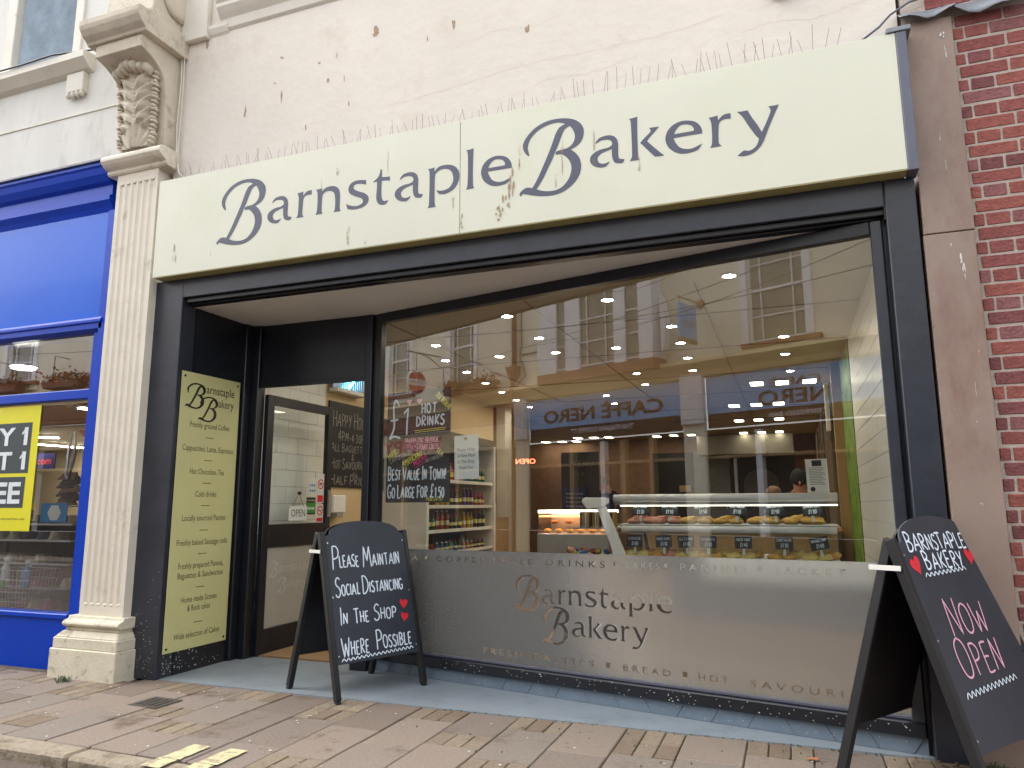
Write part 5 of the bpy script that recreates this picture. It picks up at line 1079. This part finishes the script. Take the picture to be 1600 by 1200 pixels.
# people behind the counter
def person(name, base, pts, edges, rad, label, skinm, hair=None, cloth='cloth_black', loc=(0, 0, 0)):
    me = bpy.data.meshes.new('person'); me.from_pydata([tuple(Vector(p)) for p in pts], edges, []); o = bpy.data.objects.new('person', me); COL.objects.link(o); o.location = loc; o['_o'] = tuple(loc)
    me.materials.append(MATS[cloth]); me.materials.append(MATS[skinm])
    sk = o.modifiers.new('s', 'SKIN'); sk.use_smooth_shade = True
    for i, r in enumerate(rad): me.skin_vertices[0].data[i].radius = (r, r*.8)
    me.skin_vertices[0].data[0].use_root = True
    o.modifiers.new('d', 'SUBSURF').levels = 1; o.modifiers['d'].render_levels = 2
    dg = bpy.context.evaluated_depsgraph_get(); m2 = bpy.data.meshes.new_from_object(o.evaluated_get(dg)); o.modifiers.clear(); o.data = m2
    m2.materials.clear(); m2.materials.append(MATS[cloth]); m2.materials.append(MATS[skinm])
    head = Vector(pts[4]); hands = [Vector(pts[8]), Vector(pts[12])]
    for p in m2.polygons:
        c = p.center; p.material_index = 1 if ((c-head).length < .17 or any((c-h).length < .14 for h in hands)) else 0; p.use_smooth = True
    tag(o, label, 'person')
    hm = MB(); hc_ = head+Vector((0, .02, .035)); hm.blob(hc_, (.098, .108, .11), 12, 8, .05, 4); h = hm.build('hair', hair, None, smooth=True); h.parent = o
    fm = MB()
    for s in (-.032, .032): fm.blob(head+Vector((s, -.095, .0)), (.012, .006, .007), 6, 4)
    fm.build('eyes', 'print_black', None).parent = o
    nm = MB(); nm.blob(head+Vector((0, -.105, -.03)), (.012, .018, .022), 6, 5); nm.build('nose', skinm, None, smooth=True).parent = o
    mm = MB(); mm.blob(head+Vector((0, -.092, -.065)), (.022, .006, .006), 6, 4); mm.build('mouth', 'chalk_red', None).parent = o
    return o
PE = [(0, 1), (1, 2), (2, 3), (3, 4), (4, 5), (2, 6), (6, 7), (7, 8), (8, 9), (2, 10), (10, 11), (11, 12), (12, 13), (0, 14), (14, 15), (15, 16), (0, 17), (17, 18), (18, 19)]
def body(lean=0., arm=.2):
    L = lean
    return [(0, 0, .95), (0, -L*.3, 1.18), (0, -L*.7, 1.40), (0, -L*.95, 1.50), (0, -L*1.15, 1.60), (0, -L*1.15, 1.70), (-.19, -L*.7, 1.38), (-.24, -L*.7-arm*.5, 1.14), (-.18, -L*.7-arm*1.6, 1.02), (-.15, -L*.7-arm*1.9, 1.0), (.19, -L*.7, 1.38), (.24, -L*.7-arm*.5, 1.14), (.18, -L*.7-arm*1.6, 1.02), (.15, -L*.7-arm*1.9, 1.0),
            (-.10, 0, .86), (-.11, .02, .48), (-.11, .03, .05), (.10, 0, .86), (.11, .02, .48), (.11, .03, .05)]
PR = [.15, .135, .12, .055, .095, .05, .06, .045, .035, .02, .06, .045, .035, .02, .085, .06, .045, .085, .06, .045]
person('person', None, body(.05), PE, PR, 'shop worker with blond hair in dark clothes standing at the back behind the hot cabinet', 'skin', 'hair_blond', 'cloth_navy', (-3.0, 8.6, 0))
person('person', None, [(x, y, z*.92) for x, y, z in body(.18, .24)], PE, PR, 'shop worker in a black cap and black clothes leaning over the back counter', 'skin', 'cloth_black', 'cloth_black', (.12, 5.25, 0))

# ================================================================== WINDOW BOARD AND NOTICES
t = thing('drinks_chalkboard', 'black chalkboard offering one pound hot drinks, hung inside the left of the shop window', 'chalkboard', FWN.p(.38, 1.6, -.02))
FC = Frame(FWN.p(0, 0, -.03), FWN.u, (0, 0, 1)); mb = MB(); slab(mb, FC, .075, 1.225, .69, 2.075, -.012, 0); mb.build('panel', mat('board_glossy', (.012, .013, .016), .5), t, bevel=.002)
mb = MB(); hand(mb, FC, '£', .10, 1.70, .29, .12, .017, .001, seed=2); hand(mb, FC, '1', .235, 1.74, .2, .055, .016, .001); hand(mb, FC, 'HOT', .42, 1.895, .075, .14, .013, .001, seed=3); hand(mb, FC, 'DRINKS', .37, 1.80, .075, .27, .013, .001, seed=4)
hand(mb, FC, 'BEST VALUE IN TOWN!', .095, 1.395, .075, .565, .011, .001, 1.35, seed=5); hand(mb, FC, 'GO LARGE FOR £1.50', .095, 1.262, .075, .55, .011, .001, 1.3, seed=6)
mb.build('chalk_writing', 'chalk_white', t, fix=False)
mb = MB(); hand(mb, FC, '12OZ REGULAR', .555, 2.02, .04, .17, .005, .001, rot=-.75); ribbon(mb, FC, [(.35, 1.765), (.655, 1.775)], .006, .001); ribbon(mb, FC, [(.36, 1.75), (.65, 1.762)], .006, .001); hand(mb, FC, 'PLUS LATTE!', .48, 1.238, .02, .15, .004, .001); mb.build('cream_writing', 'chalk_yellow', t, fix=False)
mb = MB(); hand(mb, FC, 'HAVANA 100% ARABICA', .26, 1.675, .035, .32, .006, .001, 1.2, seed=7); hand(mb, FC, 'FRESHLY GROUND COFFEE', .26, 1.622, .035, .33, .006, .001, 1.2, seed=8); ribbon(mb, FC, [(.26, 1.663), (.60, 1.672)], .005, .001); ribbon(mb, FC, [(.26, 1.61), (.6, 1.622)], .005, .001)
for a in (.30, .40): heart(mb, FC, a, 1.99, .05)
mb.build('pink_writing', 'chalk_pink', t, fix=False)
mb = MB(); hand(mb, FC, 'LATTE', .10, 1.56, .035, .09, .006, .001, rot=.5); ribbon(mb, FC, [(.10, 1.545), (.19, 1.60)], .005, .001); mb.build('yellow_writing', mat('chalk_lime', lin((200, 220, 40)), .8), t, fix=False)
mb = MB(); hand(mb, FC, 'CAPPUCCINO', .12, 1.52, .035, .19, .005, .001, rot=.35); hand(mb, FC, 'HOT CHOCOLATE', .47, 1.52, .025, .17, .004, .001, rot=.25); mb.build('grey_writing', 'chalk_grey', t, fix=False)
mb = MB(); hand(mb, FC, 'AMERICANO', .245, 1.50, .035, .20, .006, .001, rot=.4); ribbon(mb, FC, [(.24, 1.485), (.43, 1.575)], .004, .001); hand(mb, FC, 'TEA', .56, 1.60, .035, .07, .005, .001, rot=-.6); mb.build('amber_writing', 'chalk_yellow', t, fix=False)
mb = MB(); hand(mb, FC, 'MOCHA', .36, 1.49, .04, .14, .007, .001, rot=.5); ribbon(mb, FC, [(.36, 1.475), (.49, 1.54)], .005, .001); mb.build('magenta_writing', 'chalk_magenta', t, fix=False)
mb = MB(); n_ = 34; z = 2.075
while z < 2.72: mb.blob(FC.p(.37+.002*math.sin(z*90), z, .004), (.004, .004, .009), 5, 4); z += .016
tag(mb.build('hanging_chain', 'zinc', fix=False), 'thin white chain hanging from the window head down to the drinks chalkboard', 'chain')
t = thing('mask_notice', 'white paper notice asking customers to wear a face mask, taped inside the window', 'notice', FWN.p(.87, 1.55, -.01))
FN = Frame(FWN.p(.755, 1.385, -.008), FWN.u, (.0, 0, 1)); FN = Frame(FN.o, Vector(FN.u)+Vector((0, 0, .03)), Vector((.03, 0, 1)))
mb = MB(); slab(mb, FN, 0, 0, .215, .315, -.001, 0); mb.build('sheet', 'paper', t)
mb = MB()
for k, s_ in enumerate(('Please Wear', 'A Face Mask', 'In The Shop', 'Thank You')): put_text(mb, FN, s_, .028 if k < 3 else .038, .20-k*.043, .034, (.16, .16, .15, .125)[k], .001)
mb.build('lettering', 'print_grey', t, fix=False); mb = MB(); heart(mb, FN, .105, .29, .03); mb.build('tape', 'tan_wood', t, fix=False)

# ================================================================== A-BOARDS
def aboard(F2, F4, Bk1, Bk2, R1, R2, arch, label, foot_h=.225):
    """front legs F2 (left) F4 (right), rear legs Bk1, Bk2, ridge R1-R2"""
    F2, F4, Bk1, Bk2, R1, R2 = [Vector(p) for p in (F2, F4, Bk1, Bk2, R1, R2)]
    c = (F2+F4+Bk1+Bk2)/4; c.z = 0
    t = thing('a_board', label, 'pavement sign', tuple(c), 'black A-board chalk signs')
    def side(A, Bq, RA, RB, front):
        off = (F2-Bk1); off.z = 0; off = off.normalized()*(.034 if front else -.034); RA = RA+off; RB = RB+off
        fr = Frame(A, Bq-A, RA-A)
        if not front: fr = Frame(Bq, A-Bq, RB-Bq)
        W = (Bq-A).length; H = ((RA-A) - fr.u*((RA-A) @ fr.u)).length if front else ((RB-Bq)-fr.u*((RB-Bq) @ fr.u)).length
        lw = .036; skew = (RA-A) @ fr.u if front else (RB-Bq) @ fr.u
        for k in (0, 1):
            a = 0 if k == 0 else W
            mb = MB(); mb.prism([(a-lw/2, .02), (a+lw/2, .02), (a+lw/2+skew, H), (a-lw/2+skew, H)], fr.p, -.034, .010); mb.build('leg', 'board_side', t, bevel=.004)
            mb = MB(); mb.prism([(a-lw*.42, -.005), (a+lw*.42, -.005), (a+lw*.42, .02), (a-lw*.42, .02)], fr.p, -.03, .006); mb.build('foot', 'print_black', t, bevel=.004)
        z0 = foot_h; s0 = skew*z0/H; x0 = lw/2; x1 = W-lw/2
        pts = [(x0+s0, z0), (x1+s0, z0), (x1+skew*.97, H*.975)]
        n = 14; sh = .035; wd = (x1-x0)-2*sh; cx = (x0+x1)/2+skew
        pts.append((x1+skew-sh, H*.985))
        for i in range(n+1):
            th = math.pi*i/n; pts.append((cx+wd/2*math.cos(th), H*.985+arch*math.sin(th)**.85))
        pts += [(x0+skew+sh, H*.985), (x0+skew*.97, H*.975)]
        MB().prism(pts, fr.p, -.006, .004).build('board', 'board_black' if front else 'board_side', t)
        mb = MB()
        for b in (z0+.05, H*.6, H*.93):
            for a in (x0+.012, x1-.012): disc(mb, fr, a+skew*b/H, b, .0055, .004, .008, 8)
        if front: mb.build('screw', 'steel', t)
        return fr, W, H, skew
    f = side(F2, F4, R1, R2, True); b = side(Bk1, Bk2, R1, R2, False)
    for A, Q, Rr in ((F2, Bk1, R1), (F4, Bk2, R2)):
        p = Rr+(A-Rr)*.12; q_ = Rr+(Q-Rr)*.12; d = (p-q_).normalized(); p = p+d*.03; q_ = q_-d*.03; e = (F4-F2).normalized()*(-.026 if A is F2 else .026)
        zz = Vector((0, 0, .011)); th = (F4-F2).normalized()*.002
        MB().hexa([p+e-zz-th, q_+e-zz-th, q_+e-zz+th, p+e-zz+th], [p+e+zz-th, q_+e+zz-th, q_+e+zz+th, p+e+zz+th]).build('metal_stay', 'panel_grey', t, bevel=.0008)
    return t, f[0], f[1], f[2]
t, fr, W, H = aboard((-2.66, -.13, 0), (-2.38, .47, 0), (-3.21, .10, 0), (-2.93, .67, 0), (-2.935, -.015, 1.03), (-2.655, .575, 1.03), .085, 'black A-board asking customers to maintain social distancing, on the step by the open door')
mb = MB()
hand(mb, fr, 'PLEASE', .04, .825, .075, .20, .009, .006, 2.0, seed=11, gap=.13); hand(mb, fr, 'MAINTAIN', .275, .825, .078, .30, .009, .006, 1.75, seed=12)
hand(mb, fr, 'SOCIAL', .045, .645, .072, .185, .009, .006, 1.7, seed=13); hand(mb, fr, 'DISTANCING', .25, .65, .07, .325, .009, .006, 1.65, seed=14)
hand(mb, fr, 'IN', .06, .465, .07, .055, .009, .006, 1.7, seed=15); hand(mb, fr, 'THE', .163, .465, .07, .11, .009, .006, 1.35, seed=16); hand(mb, fr, 'SHOP', .315, .468, .072, .18, .009, .006, 1.4, seed=17)
hand(mb, fr, 'WHERE', .053, .272, .085, .20, .009, .006, 1.35, seed=18); hand(mb, fr, 'POSSIBLE', .313, .285, .078, .28, .009, .006, 1.5, seed=19)
wavy(mb, fr, .045, .248, .60, .262, 17, .008, .007, .006); mb.build('chalk_writing', 'chalk_white', t, fix=False)
mb = MB(); heart(mb, fr, .567, .555, .068, -.1, .006); mb.build('heart', 'chalk_red', t, fix=False); mb = MB(); heart(mb, fr, .562, .468, .064, -.25, .006); mb.build('heart', 'chalk_red', t, fix=False)
t, fr, W, H = aboard((.69, -.70, 0), (1.12, -.10, 0), (.13, -.40, 0), (.51, .165, 0), (.385, -.50, 1.05), (.81, .09, 1.05), .115, 'black A-board at the right reading bakery now open, in front of the brown pilaster')
mb = MB()
hand(mb, fr, 'BARNSTAPLE', .07, 1.04, .075, .52, .009, .006, 1.15, seed=21, gap=.10); hand(mb, fr, 'BAKERY', .165, .953, .075, .34, .009, .006, 1.15, seed=22)
wavy(mb, fr, .13, .93, .50, .945, 10, .008, .006, .006); mb.build('chalk_writing', 'chalk_white', t, fix=False)
mb = MB(); hand(mb, fr, 'NOW', .165, .665, .13, .33, .009, .006, 1.15, seed=23); hand(mb, fr, 'OPEN', .125, .50, .125, .36, .009, .006, 1.25, seed=24); mb.build('pink_writing', 'chalk_pink', t, fix=False)
mb = MB(); wavy(mb, fr, .08, .435, .545, .458, 13, .011, .006, .006); mb.build('wavy_underline', 'chalk_white', t, fix=False)
mb = MB(); heart(mb, fr, .085, .98, .085, .3, .006); mb.build('heart', 'chalk_red', t, fix=False); mb = MB(); heart(mb, fr, .585, 1.0, .08, -.25, .006); mb.build('heart', 'chalk_red', t, fix=False)

# ================================================================== FAR SIDE OF THE STREET (seen reflected in the glass)
ob = thing('far_building', 'cream painted building across the street, reflected in the shop windows', 'building', (-6, -9.2, 0))
FO = Frame((0, -9, 0), (-1, 0, 0), (0, 0, 1))                       # u runs to -x: reads left to right when seen from the shop
def ob_box(x0, x1, z0, z1, d0, d1, name, m, par=None, bevel=0): return B(x0, x1, -9+d0, -9+d1, z0, z1).build(name, m, par or ob, bevel=bevel)
wins = [(-13.47, -12.5, 4.45, 6.6), (-16.3, -15.3, 4.45, 6.6), (-4.63, -3.5, 4.27, 6.35), (-19.4, -18.4, 4.45, 6.6), (-1.5, -.4, 4.3, 6.35)]
xs = sorted([-24., 6.]+[v for w_ in wins for v in w_[:2]])
mb = MB()
for a, b in zip(xs, xs[1:]):
    w_ = [w for w in wins if abs(w[0]-a) < .01]
    if w_: mb.box(a, b, -9.3, -9, 4.1, w_[0][2]); mb.box(a, b, -9.3, -9, w_[0][3], 7.0)
    else: mb.box(a, b, -9.3, -9, 4.1, 7.0)
mb.build('wall', 'opp_wall', ob)
def sash(x0, x1, z0, z1, d=0., cols=2):
    w = ob_box(x0, x1, z0, z1, d-.12, d-.10, 'window', 'opp_glass')
    m = MB(); f = lambda a, b, c, e: m.box(a, b, -9+d-.10, -9+d-.06, c, e)
    f(x0, x0+.05, z0, z1); f(x1-.05, x1, z0, z1); f(x0+.05, x1-.05, z0, z0+.06); f(x0+.05, x1-.05, z1-.06, z1); zm = (z0+z1)/2; f(x0+.05, x1-.05, zm-.03, zm+.03)
    if cols > 1:
        for k in (.22, .78): xx = x0+(x1-x0)*k; f(xx-.012, xx+.012, z0+.06, zm-.03); f(xx-.012, xx+.012, zm+.03, z1-.06)
        for zz in ((z0+zm)/2, (zm+z1)/2): m.box(x0+.05, x1-.05, -9+d-.099, -9+d-.062, zz-.012, zz+.012)
    m.build('frame', 'opp_white', w)
    return w
for w_ in wins: sash(*w_)
for x0, x1, z0, z1 in wins:
    m = MB(); m.box(x0-.14, x0-.002, -9, -8.97, z0, z1+.1); m.box(x1+.002, x1+.14, -9, -8.97, z0, z1+.1); m.box(x0-.14, x1+.14, -9, -8.96, z1+.1, z1+.25); m.build('surround', 'opp_white', ob)
    ob_box(x0-.12, x1+.28, z0-.1, z0-.01, 0, .14, 'window_sill', 'opp_sill'); ob_box(x0-.1, x1+.25, z0-.25, z0-.105, 0, .08, 'sill_apron', 'opp_wall')
# bay window
bay = thing('bay_window', 'white framed bay window with three sashes on the far building', 'bay window', (-8, -8.8, 5.2))
B(-9.75, -6.5, -8.999, -8.5, 4.0, 4.22).build('base', 'opp_sill', bay); B(-9.75, -6.5, -8.999, -8.5, 6.5, 6.8).build('head', 'opp_white', bay); B(-9.55, -6.7, -8.999, -8.62, 4.221, 6.499).build('core', 'opp_glass', bay)
for x0, x1 in ((-9.7, -9.2), (-8.94, -8.5), (-7.55, -7.24), (-6.9, -6.55)): B(x0, x1, -8.999, -8.56, 4.22, 6.5).build('mullion', 'opp_white', bay, bevel=.01)
for z in (4.3, 4.84, 5.36, 5.92): B(-9.55, -6.7, -8.6, -8.58, z-.015, z+.015).build('glazing_bar', 'opp_white', bay)
for x in (-8.3, -7.78): B(x-.012, x+.012, -8.6, -8.579, 4.3, 6.5).build('glazing_bar', 'opp_white', bay)
for k, s in ((-6.45, 1), (-9.8, -1)): MB().prism([(k, 4.3), (k+.08*s, 4.4), (k+.14*s, 4.9), (k+.05*s, 5.5), (k, 5.6)], lambda a, b, h: (a, h, b), -8.9, -8.7).build('scroll_bracket', 'opp_white', bay, bevel=.01)
# cornice, fascias, ground floor
MB().sweep_profile([(-9, 4.1), (-8.75, 4.1), (-8.72, 4.02), (-8.8, 3.93), (-8.86, 3.86), (-8.9, 3.75), (-9, 3.72)], -24, 6).build('cornice', 'cream_interior', ob)
ob_box(-10.45, -6.2, 3.02, 3.715, -.02, .02, 'blue_fascia', 'opp_blue'); ob_box(-5.6, 6, 2.98, 3.715, -.02, .02, 'blue_fascia', 'opp_blue')
ob_box(-10.45, -6.2, 2.70, 3.018, -.04, .0, 'lower_band', 'opp_dark'); ob_box(-5.6, 6, 2.70, 2.978, -.04, .0, 'lower_band', 'opp_dark')
for x0, x1 in ((-6.16, -5.64), (-10.92, -10.48)):
    ob_box(x0, x1, 2.80, 3.85, -.02, .12, 'console_pilaster', 'opp_white', bevel=.012); ob_box(x0+.08, x1-.08, 2.9, 3.7, .12, .135, 'console_panel', 'opp_white', bevel=.006); ob_box(x0+.02, x1-.02, 0, 2.8, -.04, .05, 'shaft', 'opp_wall')
ob_box(-24, -10.95, 3.35, 3.72, -.02, .1, 'stone_frieze', 'opp_brown', bevel=.02); ob_box(-24, -10.95, 3.24, 3.34, -.02, .16, 'stone_moulding', 'opp_brown', bevel=.02); ob_box(-24, -10.95, 2.62, 3.23, -.02, .03, 'cream_fascia', 'cream_interior')
ob_box(-24, 6, 0, .6, -.06, -.01, 'stall_riser', 'opp_dark'); ob_box(-24, 6, .6, 2.70, -.5, -.3, 'shop_window', 'opp_dark')
for x in (-23, -20.5, -18, -15.6, -13.2, -9.2, -8.3, -7.75, -7.0, -4.6, -3.3, -1.2, 1.5, 4): ob_box(x-.06, x+.06, .6, 2.62, -.2, -.05, 'shopfront_post', 'tan_wood' if int(x) % 2 else 'opp_white')
ob_box(-24, 6, 2.1, 2.16, -.16, -.06, 'transom', 'tan_wood')
for k in range(6): ob_box(-9.9+k*.55, -9.5+k*.55, .7, .74, -.29, -.2, 'table', 'tan_wood')
m = MB()
def otext(s_, x, z, size, wd, d=.022, bold=.02): put_text(m, FO, s_, -x, z, size, wd, d, bold=bold)
otext('CAFFÈ NERO', -6.62, 3.14, .42, 3.36, bold=.03); otext('NERO', -3.18, 3.05, .38, 1.34); otext('CAFFÈ', -3.3, 3.39, .2, .98); m.build('gold_lettering', 'opp_gold', ob, fix=False)
m = MB(); otext('THE ITALIAN COFFEE Cº', -7.4, 2.85, .15, 1.75, .003); otext('ESPRESSO BAR', -3.35, 2.82, .12, 1.0, .003); m.build('cream_lettering', 'opp_white', ob, fix=False)
m = MB(); otext('WIMPY', -13.75, 2.70, .55, 2.75, .032); m.build('red_lettering', 'sign_red', ob, fix=False)
# drainpipe
t = thing('drainpipe', 'brown iron drainpipe with hopper on the far building', 'drainpipe', (-10.9, -8.9, 4)); MB().tube([(-10.9, -8.9, 6.9), (-10.9, -8.9, 4.6)], .065, 8).build('pipe', 'opp_sill', t, smooth=True)
MB().prism([(-11.12, 4.66), (-10.75, 4.66), (-10.8, 4.4), (-10.95, 4.3), (-11.0, 4.4)], lambda a, b, h: (a, h, b), -9, -8.78).build('hopper', 'opp_sill', t, bevel=.01); MB().tube([(-10.93, -8.88, 4.35), (-10.93, -8.86, 4.1), (-10.8, -8.7, 4.0), (-10.8, -8.7, 0)], .06, 8).build('pipe', 'opp_sill', t, smooth=True)
mb = MB(); mb.tube([(-10.72, -8.97, 8), (-10.7, -8.96, 5.2), (-10.75, -8.95, 4.9), (-10.55, -8.95, 4.4), (-10.9, -8.9, 4.1)], .015, 5); mb.tube([(-10.72, -8.97, 4.95), (-8.8, -8.96, 4.95)], .018, 5); tag(mb.build('facade_cable', 'board_side'), 'dark cable beside the brown drainpipe of the far building', 'cable')
# hanging sign on the far building
def hang_sign(x, y0, z0, z1, wd, label, circ=False):
    t = thing('hanging_sign', label, 'hanging sign', (x, -9, z0))
    yy = y0
    if circ:
        zc = (z0+z1)/2; r = (z1-z0)/2
        MB().lathe([(r, -.02), (r, .02)], (x, yy, zc), 28, 'x').build('rim', 'opp_white', t); MB().lathe([(r*.92, -.024), (r*.92, .024)], (x, yy, zc), 28, 'x').build('disc', 'sign_red', t)
        B(x-.027, x+.027, yy-r*.97, yy+r*.97, zc-.09, zc+.09).build('band', 'opp_white', t)
        for sx in (1, -1):
            m = MB(); F3 = Frame((x+sx*.0275, yy-sx*-.0, zc-.06), (0, sx, 0), (0, 0, 1)); put_text(m, F3, 'WIMPY', -.22, 0, .17, .44, .001); m.build('lettering', 'sign_red', t, fix=False)
        MB().tube([(x, -9, z1+.5), (x, yy+r, z1+.5)], .018, 6).build('bracket', 'board_side', t); MB().tube([(x, -9, z1+.2), (x, -8.6, z1+.42), (x, yy, z1+.5), (x, yy, z1)], .014, 6).build('bracket_scroll', 'board_side', t)
    else:
        B(x-.03, x+.03, yy, yy+wd, z0, z1).build('panel', 'opp_blue', t, bevel=.004); B(x-.035, x+.035, yy, yy+wd, z0-.08, z0-.002).build('lower_edge', 'tan_wood', t)
        for sx in (1, -1):
            m = MB(); F3 = Frame((x+sx*.031, yy if sx > 0 else yy+wd, z0), (0, sx, 0), (0, 0, 1)); put_text(m, F3, 'CAFFÈ', wd*.2, (z1-z0)*.68, .13, wd*.55, .001); put_text(m, F3, 'NERO', wd*.12, (z1-z0)*.33, .2, wd*.75, .001); m.build('lettering', 'opp_gold', t, fix=False)
        MB().tube([(x, -9, z1+.12), (x, yy+wd, z1+.12)], .018, 6).build('bracket', 'tan_wood', t); MB().lathe([(.1, 0), (.1, .03)], (x, -9, z1+.12), 14, 'y').build('wall_plate', 'tan_wood', t)
        for k in (.1, .9): MB().tube([(x, yy+wd*k, z1+.12), (x, yy+wd*k, z1)], .006, 5).build('hook', 'board_side', t)
hang_sign(-5.65, -8.75, 4.45, 5.15, .62, 'pale blue square hanging sign on the far building above the espresso bar')
hang_sign(-13.9, -8.15, 4.2, 4.86, .6, 'round red and white hanging sign across the street', True)
# flower boxes
def flowers(x, label, n=260, s=1.):
    t = thing('flower_box', label, 'flower box', (x, -8.7, 4.2)); q = random.Random(int(x*10)); B(x-.5*s, x+.5*s, -8.85, -8.55, 4.12, 4.3).build('box', 'opp_brown', t, bevel=.02)
    for nm, mt, k in (('foliage', 'leaf', n), ('red_flowers', 'petal', n), ('yellow_flowers', 'petal_yellow', n//4)):
        m = MB()
        for _ in range(k):
            a = q.uniform(-.6, .6)*s; c = Vector((x+a, -8.7+q.gauss(0, .12), 4.38+q.gauss(0, .10)-.12*abs(a))); r = q.uniform(.02, .045); u = Vector((q.gauss(0, 1), q.gauss(0, 1), q.gauss(0, 1))).normalized(); v = u.orthogonal().normalized()
            m.add([c+u*r, c+v*r, c-u*r, c-v*r], [(0, 1, 2, 3)])
        m.build(nm, mt, t, fix=False, kind='stuff')
    MB().tube([(x-.3, -9, 4.95), (x-.3, -8.6, 4.95), (x-.3, -8.6, 4.4)], .012, 5).build('iron_bracket', 'board_side', t)
flowers(-11.95, 'flower box full of red blooms beside the brown drainpipe across the street'); flowers(-13.0, 'small flower box with yellow blooms below the sash window across the street', 160, .5); flowers(-16.8, 'long red flower box far along the street', 300, 1.2); flowers(-18.9, 'most distant red flower box along the far facade', 200, 1.)
# overhead wires
for i, (x0, z0, x1, z1) in enumerate([(-10, 4.9, -1, 5.6), (-16, 4.6, -3, 5.1), (-12, 5.4, .5, 5.0), (-8.2, 6.0, -5, 5.8)]):
    mb = MB(); pts = []
    for k in range(17): t_ = k/16; pts.append((x0+(x1-x0)*t_, -8.9+(-.1+8.9)*(t_ if i != 3 else t_), z0+(z1-z0)*t_-.35*math.sin(math.pi*t_)+.0))
    if i == 0: pts = [(p[0], -8.2+.02*k, p[2]) for k, p in enumerate(pts)]
    if i == 2: pts = [(p[0], -7.6, p[2]) for p in pts]
    if i == 1: pts = [(p[0], -7.0, p[2]) for p in pts]
    if i == 3: pts = [(p[0], -7.9, p[2]) for p in pts]
    tag(mb.tube(pts, .008, 4).build('overhead_wire', 'board_side'), ['highest', 'middle', 'long sagging', 'short steep'][i]+' thin dark wire strung along the street', 'wire', 'overhead wires')
for o in list(bpy.data.objects):
    if '_o' in o: del o['_o']
